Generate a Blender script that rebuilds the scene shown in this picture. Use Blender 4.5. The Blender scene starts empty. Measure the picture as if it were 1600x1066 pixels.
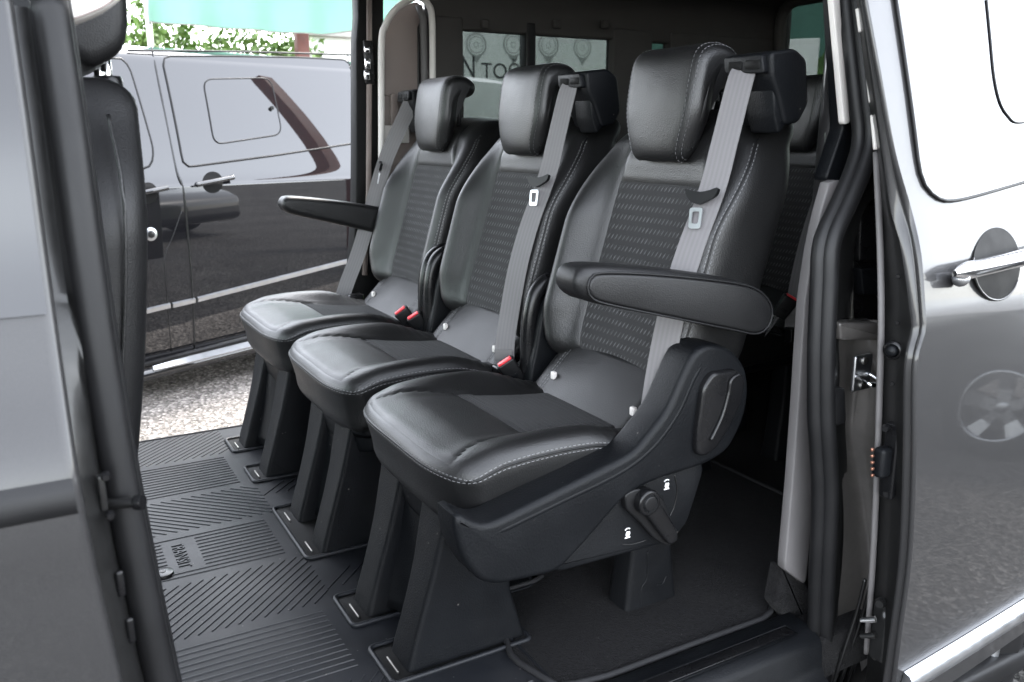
import bpy, bmesh, math, random
import numpy as np
from mathutils import Matrix, Vector

random.seed(7)
RNG = np.random.default_rng(7)
S = bpy.context.scene
COL = S.collection

# ------------------------------------------------------------------ camera
# x = towards the van's rear, y = across the van away from the camera, z = up; van floor at z = 0
FPX, PCX, PCY, HOR, VPX = 1327.0, 800.0, 533.0, 207.0, 22.0
CAM = np.array([0.0, 0.0, 0.88])
_Z = np.array([0, -FPX, -(PCY - HOR)]); _Z /= np.linalg.norm(_Z)
_Y = np.array([VPX - PCX, HOR - PCY, FPX]); _Y /= np.linalg.norm(_Y)
_Y = _Y - _Z * _Y.dot(_Z); _Y /= np.linalg.norm(_Y)
_X = np.cross(_Y, _Z)
RW = np.array([_X, _Y, _Z])
cam = bpy.data.cameras.new('camera'); camo = bpy.data.objects.new('camera', cam); COL.objects.link(camo)
S.camera = camo
cam.sensor_width = 36; cam.lens = 36 * FPX / 1600
cam.clip_start = 0.02; cam.clip_end = 2000
cam.dof.use_dof = True; cam.dof.focus_distance = 1.75; cam.dof.aperture_fstop = 7.0
_m = Matrix.Identity(4)
for i in range(3):
    _m[i][0] = RW[i, 0]; _m[i][1] = -RW[i, 1]; _m[i][2] = -RW[i, 2]; _m[i][3] = CAM[i]
camo.matrix_world = _m

# ------------------------------------------------------------------ sky, sun, exposure
SUN_EL, SUN_AZ = 52.0, 40.0           # azimuth measured from +x towards +y
W = bpy.data.worlds.new('World'); S.world = W; W.use_nodes = True
nt = W.node_tree; nt.nodes.clear()
sky = nt.nodes.new('ShaderNodeTexSky'); sky.sky_type = 'NISHITA'; sky.sun_disc = False
sky.sun_elevation = math.radians(SUN_EL); sky.sun_rotation = math.radians(90 - SUN_AZ)
sky.air_density = 1.0; sky.dust_density = 1.0; sky.ozone_density = 1.0
bg = nt.nodes.new('ShaderNodeBackground'); bg.inputs[1].default_value = 0.15
wo = nt.nodes.new('ShaderNodeOutputWorld')
# thin high cloud whitens the sky a little
hsv = nt.nodes.new('ShaderNodeHueSaturation'); hsv.inputs['Saturation'].default_value = 0.27
nt.links.new(sky.outputs[0], hsv.inputs['Color']); nt.links.new(hsv.outputs[0], bg.inputs[0]); nt.links.new(bg.outputs[0], wo.inputs[0])
sl = bpy.data.lights.new('sun', 'SUN'); sl.energy = 0.9; sl.angle = math.radians(14); sl.color = (1.0, 0.95, 0.88)
so = bpy.data.objects.new('sun', sl); COL.objects.link(so)
_d = Vector((math.cos(math.radians(SUN_EL)) * math.cos(math.radians(SUN_AZ)), math.cos(math.radians(SUN_EL)) * math.sin(math.radians(SUN_AZ)), math.sin(math.radians(SUN_EL))))
so.rotation_euler = _d.to_track_quat('Z', 'Y').to_euler(); so.location = (0, 0, 8)
S.view_settings.view_transform = 'Standard'; S.view_settings.look = 'None'
S.view_settings.exposure = 3.75; S.view_settings.gamma = 1.0
S.view_settings.use_curve_mapping = False
S.cycles.use_denoising = True; S.cycles.denoiser = 'OPENIMAGEDENOISE'
S.cycles.max_bounces = 10; S.cycles.diffuse_bounces = 5; S.cycles.glossy_bounces = 5
S.cycles.transmission_bounces = 8; S.cycles.transparent_max_bounces = 16
S.cycles.sample_clamp_indirect = 8.0

# ------------------------------------------------------------------ photo pixel -> point on a plane it touches
def _ray(u, v): return RW @ np.array([u - PCX, v - PCY, FPX])
def on_y(u, v, y): d = _ray(u, v); return CAM + d * ((y - CAM[1]) / d[1])
def on_x(u, v, x): d = _ray(u, v); return CAM + d * ((x - CAM[0]) / d[0])
def on_z(u, v, z): d = _ray(u, v); return CAM + d * ((z - CAM[2]) / d[2])
def on_plane(u, v, p, n):
    d = _ray(u, v); return CAM + d * (np.dot(np.asarray(p) - CAM, n) / np.dot(d, n))

# ------------------------------------------------------------------ materials
MATS = {}
def mat(name, color, rough=0.5, metal=0.0, spec=0.5, coat=0.0, coat_rough=0.03, bump=None, var=None, sheen=0.0, specks=None):
    """bump: list of (scale, strength, distance, kind); var: (scale, amount)"""
    if name in MATS: return MATS[name]
    m = bpy.data.materials.new(name); m.use_nodes = True; MATS[name] = m
    t = m.node_tree; p = t.nodes['Principled BSDF']
    p.inputs['Base Color'].default_value = (*color, 1); p.inputs['Roughness'].default_value = rough
    p.inputs['Metallic'].default_value = metal; p.inputs['Specular IOR Level'].default_value = spec
    p.inputs['Coat Weight'].default_value = coat; p.inputs['Coat Roughness'].default_value = coat_rough
    if sheen: p.inputs['Sheen Weight'].default_value = sheen; p.inputs['Sheen Roughness'].default_value = 0.4
    tc = t.nodes.new('ShaderNodeTexCoord')
    if var:
        n = t.nodes.new('ShaderNodeTexNoise'); n.inputs['Scale'].default_value = var[0]; n.inputs['Detail'].default_value = 6
        t.links.new(tc.outputs['Object'], n.inputs['Vector'])
        mr = t.nodes.new('ShaderNodeMapRange'); mr.inputs[1].default_value = 0.25; mr.inputs[2].default_value = 0.75
        mr.inputs[3].default_value = 1 - var[1]; mr.inputs[4].default_value = 1 + var[1]
        t.links.new(n.outputs[0], mr.inputs[0])
        mx = t.nodes.new('ShaderNodeMix'); mx.data_type = 'RGBA'; mx.blend_type = 'MULTIPLY'; mx.inputs[0].default_value = 1
        mx.inputs[6].default_value = (*color, 1); t.links.new(mr.outputs[0], mx.inputs[7])
        t.links.new(mx.outputs[2], p.inputs['Base Color'])
        # uneven gloss too
        mr2 = t.nodes.new('ShaderNodeMapRange'); mr2.inputs[1].default_value = 0.25; mr2.inputs[2].default_value = 0.75
        mr2.inputs[3].default_value = max(0.0, rough - 0.05); mr2.inputs[4].default_value = min(1.0, rough + 0.06)
        t.links.new(n.outputs[0], mr2.inputs[0]); t.links.new(mr2.outputs[0], p.inputs['Roughness'])
    if specks:
        # sparse light lint and grit: tiny dots where a cell's random value is high
        vo = t.nodes.new('ShaderNodeTexVoronoi'); vo.inputs['Scale'].default_value = specks[0]; t.links.new(tc.outputs['Object'], vo.inputs['Vector'])
        se = t.nodes.new('ShaderNodeSeparateColor'); t.links.new(vo.outputs['Color'], se.inputs[0])
        g1 = t.nodes.new('ShaderNodeMath'); g1.operation = 'GREATER_THAN'; g1.inputs[1].default_value = specks[1]; t.links.new(se.outputs[0], g1.inputs[0])
        g2 = t.nodes.new('ShaderNodeMath'); g2.operation = 'LESS_THAN'; g2.inputs[1].default_value = 0.22; t.links.new(vo.outputs['Distance'], g2.inputs[0])
        g3 = t.nodes.new('ShaderNodeMath'); g3.operation = 'MULTIPLY'; t.links.new(g1.outputs[0], g3.inputs[0]); t.links.new(g2.outputs[0], g3.inputs[1])
        # broad dusty film
        n2 = t.nodes.new('ShaderNodeTexNoise'); n2.inputs['Scale'].default_value = 3.5; n2.inputs['Detail'].default_value = 9; n2.inputs['Roughness'].default_value = 0.65; t.links.new(tc.outputs['Object'], n2.inputs['Vector'])
        m2 = t.nodes.new('ShaderNodeMapRange'); m2.inputs[1].default_value = 0.48; m2.inputs[2].default_value = 0.72; m2.inputs[3].default_value = 0.0; m2.inputs[4].default_value = specks[2]; t.links.new(n2.outputs[0], m2.inputs[0])
        ad = t.nodes.new('ShaderNodeMath'); ad.operation = 'MAXIMUM'; t.links.new(g3.outputs[0], ad.inputs[0]); t.links.new(m2.outputs[0], ad.inputs[1])
        m3 = t.nodes.new('ShaderNodeMix'); m3.data_type = 'RGBA'; m3.inputs[7].default_value = (0.085, 0.08, 0.075, 1); t.links.new(ad.outputs[0], m3.inputs[0])
        if p.inputs['Base Color'].links: t.links.new(p.inputs['Base Color'].links[0].from_socket, m3.inputs[6])
        else: m3.inputs[6].default_value = (*color, 1)
        t.links.new(m3.outputs[2], p.inputs['Base Color'])
    prev = None
    for (sc, st, di, kind) in (bump or []):
        if kind == 'voronoi':
            n = t.nodes.new('ShaderNodeTexVoronoi'); n.inputs['Scale'].default_value = sc; o = n.outputs['Distance']
        else:
            n = t.nodes.new('ShaderNodeTexNoise'); n.inputs['Scale'].default_value = sc; n.inputs['Detail'].default_value = 4; o = n.outputs[0]
        t.links.new(tc.outputs['Object'], n.inputs['Vector'])
        b = t.nodes.new('ShaderNodeBump'); b.inputs['Strength'].default_value = st; b.inputs['Distance'].default_value = di
        t.links.new(o, b.inputs['Height'])
        if prev: t.links.new(prev.outputs[0], b.inputs['Normal'])
        prev = b
    if prev: t.links.new(prev.outputs[0], p.inputs['Normal'])
    return m

LEATHER = mat('leather', (0.0062, 0.0062, 0.0064), 0.41, spec=0.52, bump=[(7, 0.2, 0.009, 'noise'), (30, 0.08, 0.003, 'noise'), (400, 0.35, 0.0009, 'voronoi')], var=(9, 0.15))
LEATHER_D = mat('leather_dark', (0.006, 0.006, 0.0064), 0.45, spec=0.33, bump=[(9, 0.15, 0.005, 'noise'), (480, 0.3, 0.0008, 'voronoi')], var=(9, 0.15))
PLASTIC = mat('moulded_plastic', (0.0032, 0.0037, 0.0046), 0.46, spec=0.17, bump=[(330, 0.55, 0.0012, 'noise')], var=(14, 0.10), specks=(150, 0.994, 0.03))
PLASTIC_S = mat('smooth_plastic', (0.005, 0.005, 0.0055), 0.27, spec=0.3, var=(20, 0.1))
PLASTIC_P = mat('pedestal_plastic', (0.0030, 0.0035, 0.0045), 0.52, spec=0.13, bump=[(380, 0.6, 0.0013, 'noise'), (200, 0.25, 0.001, 'noise')], var=(25, 0.18), specks=(140, 0.992, 0.05))
BUCKLE = mat('buckle_plastic', (0.006, 0.006, 0.0065), 0.4, spec=0.25)
RED = mat('red_button', (0.62, 0.03, 0.04), 0.35)
STITCH = mat('stitch_thread', (0.17, 0.17, 0.175), 0.7)
MATTE_B = mat('matte_black', (0.0045, 0.0045, 0.0045), 0.6, spec=0.12, var=(30, 0.2))
CHROME = mat('chrome', (0.86, 0.86, 0.87), 0.12, metal=1.0)
SATIN = mat('satin_silver', (0.45, 0.46, 0.475), 0.34, metal=1.0, var=(30, 0.05))
STEEL = mat('zinc_steel', (0.30, 0.29, 0.27), 0.4, metal=1.0, var=(60, 0.25))
RUBBER = mat('rubber', (0.006, 0.006, 0.0065), 0.5, spec=0.28, bump=[(400, 0.15, 0.0006, 'noise')], var=(15, 0.15))
MATRUB = mat('mat_rubber', (0.0075, 0.0085, 0.0108), 0.48, spec=0.26, bump=[(800, 0.3, 0.0005, 'noise')], var=(6, 0.22), specks=(160, 0.985, 0.10))
CARPET = mat('carpet', (0.008, 0.0078, 0.0082), 0.95, spec=0.04, bump=[(420, 1.0, 0.004, 'noise'), (60, 0.3, 0.004, 'noise')], var=(140, 0.65), sheen=0.04, specks=(220, 0.985, 0.05))
CARPET_E = mat('carpet_binding', (0.014, 0.014, 0.015), 0.8, spec=0.2, bump=[(600, 0.6, 0.001, 'noise')])
HEADLINER = mat('headliner', (0.052, 0.049, 0.047), 0.9, spec=0.1, bump=[(500, 0.3, 0.001, 'noise')], var=(8, 0.1))
TRIM_G = mat('grey_trim', (0.095, 0.09, 0.09), 0.6, bump=[(700, 0.2, 0.0004, 'noise')], var=(20, 0.06))
TRIM_L = mat('pale_trim', (0.62, 0.59, 0.56), 0.55, var=(20, 0.04))
TRIM_B = mat('warm_grey_trim', (0.20, 0.165, 0.15), 0.65, bump=[(500, 0.2, 0.0005, 'noise')], var=(14, 0.06))
PAINT = mat('grey_paint', (0.026, 0.0255, 0.026), 0.42, metal=0.25, spec=0.25, coat=0.5, coat_rough=0.03, var=(900, 0.2))
PAINT_IN = mat('grey_paint_jamb', (0.075, 0.070, 0.066), 0.36, metal=0.15, coat=0.8, coat_rough=0.08, var=(60, 0.12))
BLACKPAINT = mat('black_paint', (0.006, 0.006, 0.007), 0.25, coat=1.0, coat_rough=0.012, spec=0.0)
BLACKPAINT.node_tree.nodes['Principled BSDF'].inputs['Coat IOR'].default_value = 1.75
JAMB_B = mat('black_jamb', (0.007, 0.007, 0.007), 0.35, spec=0.35, coat=0.15, coat_rough=0.1, var=(40, 0.2))
WHITE = mat('white_print', (0.8, 0.8, 0.8), 0.5)

def glass(name, tint, rough=0.0):
    m = bpy.data.materials.new(name); m.use_nodes = True; MATS[name] = m
    t = m.node_tree; t.nodes.clear()
    o = t.nodes.new('ShaderNodeOutputMaterial'); tr = t.nodes.new('ShaderNodeBsdfTransparent'); gl = t.nodes.new('ShaderNodeBsdfGlossy')
    fr = t.nodes.new('ShaderNodeFresnel'); fr.inputs[0].default_value = 1.5; mx = t.nodes.new('ShaderNodeMixShader')
    tr.inputs[0].default_value = (*tint, 1); gl.inputs['Roughness'].default_value = rough
    t.links.new(fr.outputs[0], mx.inputs[0]); t.links.new(tr.outputs[0], mx.inputs[1]); t.links.new(gl.outputs[0], mx.inputs[2]); t.links.new(mx.outputs[0], o.inputs[0])
    return m
GLASS_T = glass('privacy_glass', (0.30, 0.32, 0.31))
DARKGLASS = mat('dark_glass', (0.004, 0.004, 0.005), 0.02, spec=0.45, coat=0.45, coat_rough=0.0)

def fabric_insert(name, pu, pv, base, light, slant):
    """knitted cloth with rows of short slanted raised dashes, laid out in metres on the UV map"""
    m = bpy.data.materials.new(name); m.use_nodes = True; t = m.node_tree; p = t.nodes['Principled BSDF']
    p.inputs['Roughness'].default_value = 0.85; p.inputs['Specular IOR Level'].default_value = 0.15
    p.inputs['Sheen Weight'].default_value = 0.05
    uv = t.nodes.new('ShaderNodeUVMap'); sp = t.nodes.new('ShaderNodeSeparateXYZ'); t.links.new(uv.outputs[0], sp.inputs[0])
    def M(op, a, b=None, c=None):
        n = t.nodes.new('ShaderNodeMath'); n.operation = op
        for i, q in enumerate((a, b, c)):
            if q is None: continue
            if isinstance(q, (int, float)): n.inputs[i].default_value = q
            else: t.links.new(q, n.inputs[i])
        return n.outputs[0]
    U, V = sp.outputs[0], sp.outputs[1]
    vv = M('DIVIDE', V, pv); row = M('FLOOR', vv); fv = M('SUBTRACT', vv, row)
    odd = M('MULTIPLY', M('MODULO', row, 2.0), 0.5)
    uu = M('ADD', M('ADD', M('DIVIDE', U, pu), odd), M('MULTIPLY', fv, slant))
    fu = M('FRACT', uu)
    du = M('ABSOLUTE', M('SUBTRACT', fu, 0.5)); dv = M('ABSOLUTE', M('SUBTRACT', fv, 0.5))
    e = M('ADD', M('POWER', M('DIVIDE', du, 0.22), 2.0), M('POWER', M('DIVIDE', dv, 0.30), 2.0))
    h = M('SUBTRACT', 1.0, e); hc = M('MAXIMUM', h, 0.0); hs = M('POWER', hc, 0.6)
    # patches where the dashes fade, as in the woven motif
    no = t.nodes.new('ShaderNodeTexNoise'); no.inputs['Scale'].default_value = 22; t.links.new(uv.outputs[0], no.inputs['Vector'])
    fade = t.nodes.new('ShaderNodeMapRange'); fade.inputs[1].default_value = 0.35; fade.inputs[2].default_value = 0.62; fade.inputs[3].default_value = 0.35; fade.inputs[4].default_value = 1.0
    t.links.new(no.outputs[0], fade.inputs[0])
    k = M('MULTIPLY', hs, fade.outputs[0])
    mx = t.nodes.new('ShaderNodeMix'); mx.data_type = 'RGBA'; mx.inputs[6].default_value = (*base, 1); mx.inputs[7].default_value = (*light, 1)
    t.links.new(k, mx.inputs[0]); t.links.new(mx.outputs[2], p.inputs['Base Color'])
    wv = t.nodes.new('ShaderNodeTexNoise'); wv.inputs['Scale'].default_value = 900; t.links.new(uv.outputs[0], wv.inputs['Vector'])
    b1 = t.nodes.new('ShaderNodeBump'); b1.inputs['Strength'].default_value = 0.4; b1.inputs['Distance'].default_value = 0.0008; t.links.new(wv.outputs[0], b1.inputs['Height'])
    b2 = t.nodes.new('ShaderNodeBump'); b2.inputs['Strength'].default_value = 0.9; b2.inputs['Distance'].default_value = 0.0022; t.links.new(k, b2.inputs['Height']); t.links.new(b1.outputs[0], b2.inputs['Normal'])
    t.links.new(b2.outputs[0], p.inputs['Normal'])
    MATS[name] = m
    return m
FABRIC = fabric_insert('dash_fabric', 0.0112, 0.0195, (0.027, 0.027, 0.0275), (0.088, 0.088, 0.091), 0.85)
FABRIC_C = fabric_insert('cushion_fabric', 0.30, 0.0065, (0.0105, 0.0105, 0.011), (0.019, 0.019, 0.020), 0.0)

def belt_material():
    m = bpy.data.materials.new('belt_webbing'); m.use_nodes = True; t = m.node_tree; p = t.nodes['Principled BSDF']
    p.inputs['Roughness'].default_value = 0.55; p.inputs['Sheen Weight'].default_value = 0.2
    uv = t.nodes.new('ShaderNodeUVMap'); w = t.nodes.new('ShaderNodeTexWave'); w.wave_type = 'BANDS'; w.bands_direction = 'X'
    w.inputs['Scale'].default_value = 40; w.inputs['Distortion'].default_value = 0.0
    t.links.new(uv.outputs[0], w.inputs['Vector'])
    mx = t.nodes.new('ShaderNodeMix'); mx.data_type = 'RGBA'; mx.inputs[6].default_value = (0.105, 0.10, 0.102, 1); mx.inputs[7].default_value = (0.122, 0.117, 0.120, 1)
    t.links.new(w.outputs[0], mx.inputs[0]); t.links.new(mx.outputs[2], p.inputs['Base Color'])
    n = t.nodes.new('ShaderNodeTexNoise'); n.inputs['Scale'].default_value = 700; t.links.new(uv.outputs[0], n.inputs['Vector'])
    b = t.nodes.new('ShaderNodeBump'); b.inputs['Strength'].default_value = 0.4; b.inputs['Distance'].default_value = 0.0006; t.links.new(n.outputs[0], b.inputs['Height']); t.links.new(b.outputs[0], p.inputs['Normal'])
    return m
BELT = belt_material()

# ------------------------------------------------------------------ object helpers
LOC = {}
def tag(o, label=None, cat=None, group=None, kind=None):
    if label: o['label'] = label
    if cat: o['category'] = cat
    if group: o['group'] = group
    if kind: o['kind'] = kind
    return o
def empty(name, loc, label=None, cat=None, group=None):
    o = bpy.data.objects.new(name, None); COL.objects.link(o); o.location = loc; o.empty_display_size = 0.1
    LOC[o.name] = np.array(loc, float)
    return tag(o, label, cat, group)
def link_mesh(name, me, parent):
    o = bpy.data.objects.new(name, me); COL.objects.link(o)
    if parent is not None:
        o.parent = parent; LOC[o.name] = LOC[parent.name]
    else: LOC[o.name] = np.zeros(3)
    return o
def build(name, V, F, m, parent=None, smooth=True, uv=None, sharp=None):
    """V in world coordinates; the mesh is stored relative to its thing's base"""
    V = np.asarray(V, float)
    off = LOC[parent.name] if parent is not None else np.zeros(3)
    me = bpy.data.meshes.new(name); me.from_pydata((V - off).tolist(), [], [list(map(int, f)) for f in F])
    me.materials.append(m)
    if uv is not None:
        l = me.uv_layers.new(name='UVMap'); vi = np.empty(len(me.loops), int); me.loops.foreach_get('vertex_index', vi)
        l.data.foreach_set('uv', np.asarray(uv, float)[vi].ravel())
    bm = bmesh.new(); bm.from_mesh(me); bmesh.ops.recalc_face_normals(bm, faces=bm.faces); bm.to_mesh(me); bm.free()
    if smooth:
        me.polygons.foreach_set('use_smooth', [True] * len(me.polygons))
        if sharp is not None: me.set_sharp_from_angle(angle=math.radians(sharp))
    me.update()
    return link_mesh(name, me, parent)
def join(parts):
    V, F, n = [], [], 0
    for v, f in parts:
        V.append(np.asarray(v, float)); F += [[i + n for i in q] for q in f]; n += len(v)
    return np.vstack(V), F
def copy_tree(o, parent=None):
    c = o.copy(); COL.objects.link(c); c.parent = parent
    for ch in list(o.children): copy_tree(ch, c)
    return c

def sstep(a, b, x):
    t = np.clip((np.asarray(x, float) - a) / (b - a), 0, 1); return t * t * (3 - 2 * t)
def boxgrid(xs, ys, zs):
    """surface grid of a box; returns param points, quads and the side each quad lies on"""
    idx, P, F, side = {}, [], [], []
    def vid(i, j, k):
        key = (i, j, k)
        if key not in idx: idx[key] = len(P); P.append((xs[i], ys[j], zs[k]))
        return idx[key]
    nx, ny, nz = len(xs) - 1, len(ys) - 1, len(zs) - 1
    for k, s in ((0, '-z'), (nz, '+z')):
        for i in range(nx):
            for j in range(ny):
                q = [vid(i, j, k), vid(i + 1, j, k), vid(i + 1, j + 1, k), vid(i, j + 1, k)]
                F.append(q if k else q[::-1]); side.append(s)
    for j, s in ((0, '-y'), (ny, '+y')):
        for i in range(nx):
            for k in range(nz):
                q = [vid(i, j, k), vid(i, j, k + 1), vid(i + 1, j, k + 1), vid(i + 1, j, k)]
                F.append(q if j else q[::-1]); side.append(s)
    for i, s in ((0, '-x'), (nx, '+x')):
        for j in range(ny):
            for k in range(nz):
                q = [vid(i, j, k), vid(i, j + 1, k), vid(i, j + 1, k + 1), vid(i, j, k + 1)]
                F.append(q if i else q[::-1]); side.append(s)
    return np.array(P), F, side
def rounded(P, h, r):
    """box surface points (centred, half sizes h) pushed onto a box with rounded edges"""
    h = np.asarray(h); r3 = np.minimum(r, h * 0.999)
    inner = np.clip(P, -(h - r3), h - r3); d = P - inner
    n = d / np.maximum(np.linalg.norm(d / r3, axis=1, keepdims=True), 1e-9) 
    nn = (d / r3); nn = nn / np.maximum(np.linalg.norm(nn, axis=1, keepdims=True), 1e-9)
    return inner + nn * r3, nn
def submesh(V, F, sel):
    used = sorted({i for k in sel for i in F[k]}); mp = {a: b for b, a in enumerate(used)}
    return V[used], [[mp[i] for i in F[k]] for k in sel], used
def rbox(c, h, r, seg=4):
    """small plain rounded box: points and quads"""
    h = np.asarray(h, float)
    def ax(hh):
        rr = min(r, hh * 0.999); t = np.linspace(0, 1, seg + 1)
        a = -hh + rr * (1 - np.cos(t * math.pi / 2)) ; a = -hh + rr * t
        return list(a) + list(-a[::-1])
    P, F, _ = boxgrid(ax(h[0]), ax(h[1]), ax(h[2])); V, _n = rounded(P, h, r)
    return V + np.asarray(c, float), F
def catmull(pts, n=8, closed=False):
    p = np.asarray(pts, float); out = []; m = len(p)
    for i in range(m if closed else m - 1):
        g = lambda k: p[k % m] if closed else p[min(max(k, 0), m - 1)]
        a, b, c, d = g(i - 1), g(i), g(i + 1), g(i + 2)
        for t in np.linspace(0, 1, n, endpoint=False):
            out.append(0.5 * ((2 * b) + (c - a) * t + (2 * a - 5 * b + 4 * c - d) * t * t + (3 * b - a - 3 * c + d) * t ** 3))
    if not closed: out.append(p[-1])
    return np.array(out)
def resample(pts, n, closed=False):
    p = np.asarray(pts, float)
    if closed: p = np.vstack([p, p[:1]])
    L = np.r_[0, np.cumsum(np.linalg.norm(np.diff(p, axis=0), axis=1))]
    s = np.linspace(0, L[-1], n + (1 if closed else 0))
    q = np.array([np.interp(s, L, p[:, k]) for k in range(p.shape[1])]).T
    return q[:-1] if closed else q
def tube(path, r, n=8, closed=False, up=(0, 0, 1), ry=None, cap=True):
    p = np.asarray(path, float); m = len(p); V, F = [], []
    r = np.broadcast_to(np.asarray(r, float), (m,)); ry_ = r if ry is None else np.broadcast_to(np.asarray(ry, float), (m,))
    for i in range(m):
        a = p[(i + 1) % m] if (closed or i < m - 1) else p[i]; b = p[i - 1] if (closed or i > 0) else p[i]
        t = a - b; t = t / max(np.linalg.norm(t), 1e-9); u = np.asarray(up, float)
        if abs(t.dot(u)) > 0.97: u = np.array([1.0, 0, 0])
        s = np.cross(t, u); s /= np.linalg.norm(s); w = np.cross(s, t)
        for k in range(n):
            th = 2 * math.pi * k / n; V.append(p[i] + s * r[i] * math.cos(th) + w * ry_[i] * math.sin(th))
    for i in range(m if closed else m - 1):
        for k in range(n):
            F.append([i * n + k, i * n + (k + 1) % n, ((i + 1) % m) * n + (k + 1) % n, ((i + 1) % m) * n + k])
    if not closed and cap: F.append(list(range(n))[::-1]); F.append([(m - 1) * n + k for k in range(n)])
    return np.array(V), F
def poly_inset(p, d):
    """offset a closed 2D outline inwards by d (counter-clockwise or clockwise handled)"""
    p = np.asarray(p, float); a = np.roll(p, 1, 0); b = np.roll(p, -1, 0)
    area = 0.5 * np.sum(p[:, 0] * b[:, 1] - b[:, 0] * p[:, 1]); sg = 1 if area > 0 else -1
    e1 = p - a; e1 /= np.maximum(np.linalg.norm(e1, axis=1, keepdims=True), 1e-9); e2 = b - p; e2 /= np.maximum(np.linalg.norm(e2, axis=1, keepdims=True), 1e-9)
    n1 = np.c_[-e1[:, 1], e1[:, 0]] * sg; n2 = np.c_[-e2[:, 1], e2[:, 0]] * sg
    n = n1 + n2; L = np.linalg.norm(n, axis=1, keepdims=True); n = n / np.maximum(L, 1e-6)
    c = np.maximum((n * n1).sum(1, keepdims=True), 0.5)
    return p + n * d / c
def pad(outline, a0, a1, r, axes='xz', seg=5, crown=0.0, r_back=None, cut=None):
    """outline (2D) extruded along the third axis from a0 to a1 with rounded rims; axes names the outline's axes"""
    o = np.asarray(outline, float); n = len(o); rb = r if r_back is None else r_back
    sg = 1 if a1 > a0 else -1; rings = []
    for t in np.linspace(0, 1, seg + 1): rings.append((a0 + sg * r * (1 - math.sin(t * math.pi / 2)), r * (1 - math.cos(t * math.pi / 2))))
    rings = rings[::-1]
    rings = [(a0 + sg * r * (1 - math.sin(t * math.pi / 2)), r * (1 - math.cos((t) * math.pi / 2))) for t in np.linspace(1, 0, seg + 1)]
    back = [(a1 - sg * rb * (1 - math.sin(t * math.pi / 2)), rb * (1 - math.cos(t * math.pi / 2))) for t in np.linspace(0, 1, seg + 1)]
    V, F = [], []
    R = []
    for (a, ins) in rings + back:
        q = poly_inset(o, ins) if ins > 1e-7 else o
        R.append((a, q))
    for a, q in R:
        for u, v in q: V.append((u, a, v) if axes == 'xz' else ((u, v, a) if axes == 'xy' else (a, u, v)))
    m = len(R)
    for i in range(m - 1):
        for k in range(n): F.append([i * n + k, i * n + (k + 1) % n, (i + 1) * n + (k + 1) % n, (i + 1) * n + k])
    F.append(list(range(n))); F.append([(m - 1) * n + k for k in range(n)][::-1])
    return np.array(V), F
def smooth_outline(pts, n=60, per=6): return resample(catmull(pts, per, True), n, True)
def round_outline(pts, r, seg=4):
    """polygon with its corners rounded"""
    p = np.asarray(pts, float); out = []; m = len(p)
    rr = [r] * m if np.isscalar(r) else r
    for i in range(m):
        a, b, c = p[i - 1], p[i], p[(i + 1) % m]
        d1, d2 = a - b, c - b; l1, l2 = np.linalg.norm(d1), np.linalg.norm(d2)
        k = min(rr[i], l1 * 0.45, l2 * 0.45); s, e = b + d1 / l1 * k, b + d2 / l2 * k
        for t in np.linspace(0, 1, seg + 1): out.append((1 - t) ** 2 * s + 2 * t * (1 - t) * b + t * t * e)
    return np.array(out)
def ribbon(path, wdir, width, thick, m, name, parent, nrm=None):
    """webbing: path points, width direction per point, flat with thickness"""
    p = np.asarray(path, float); m_ = len(p); w = np.asarray(wdir, float)
    if w.ndim == 1: w = np.tile(w, (m_, 1))
    w = w / np.linalg.norm(w, axis=1, keepdims=True)
    t = np.gradient(p, axis=0); t /= np.linalg.norm(t, axis=1, keepdims=True)
    w = w - t * (w * t).sum(1, keepdims=True); w /= np.linalg.norm(w, axis=1, keepdims=True)
    nn = np.cross(t, w); wd = np.broadcast_to(np.asarray(width, float), (m_,))[:, None]
    L = np.r_[0, np.cumsum(np.linalg.norm(np.diff(p, axis=0), axis=1))]
    K = 6; V, uv = [], []
    for s in (1, -1):
        for k in range(K + 1):
            f = (k / K - 0.5); V.append(p + w * wd * f + nn * thick * 0.5 * s); uv.append(np.c_[np.full(m_, f * 0.046), L])
    V = np.concatenate(V); uv = np.concatenate(uv); F = []
    for s in (0, 1):
        for k in range(K):
            for i in range(m_ - 1):
                a = (s * (K + 1) + k) * m_ + i; F.append([a, a + 1, a + m_ + 1, a + m_])
    for k in (0, K):
        for i in range(m_ - 1):
            a = k * m_ + i; b = (K + 1 + k) * m_ + i; F.append([a, a + 1, b + 1, b])
    for i in (0, m_ - 1):
        for k in range(K):
            a = k * m_ + i; b = (K + 1 + k) * m_ + i; F.append([a, a + m_, b + m_, b])
    return build(name, V, F, m, parent, smooth=True, uv=uv, sharp=40)
def stitches(paths, name, parent, length=0.0050, gap=0.0034, w=0.00055, m=None):
    """thread dashes along paths given as (points, normals)"""
    parts = []
    for pts, nr in paths:
        pts = np.asarray(pts, float); nr = np.asarray(nr, float)
        L = np.r_[0, np.cumsum(np.linalg.norm(np.diff(pts, axis=0), axis=1))]
        s = 0.0
        g = lambda q, A: np.array([np.interp(q, L, A[:, k]) for k in range(3)])
        while s + length < L[-1]:
            a, b = g(s, pts), g(s + length, pts); n = g(s, nr); n /= max(np.linalg.norm(n), 1e-9)
            t = (b - a); t /= max(np.linalg.norm(t), 1e-9); c = np.cross(n, t) * w
            o = n * w * 0.9; e = t * w * 0.8
            v = [a - c - e * 0, a + c, b + c, b - c, a + o + e, b + o - e]
            parts.append((v, [[0, 1, 4], [1, 2, 5, 4], [2, 3, 5], [3, 0, 4, 5]])); s += length + gap
    if not parts: return None
    V, F = join(parts)
    return tag(build(name, V, F, m or STITCH, parent, smooth=False), kind='stuff')
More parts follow.
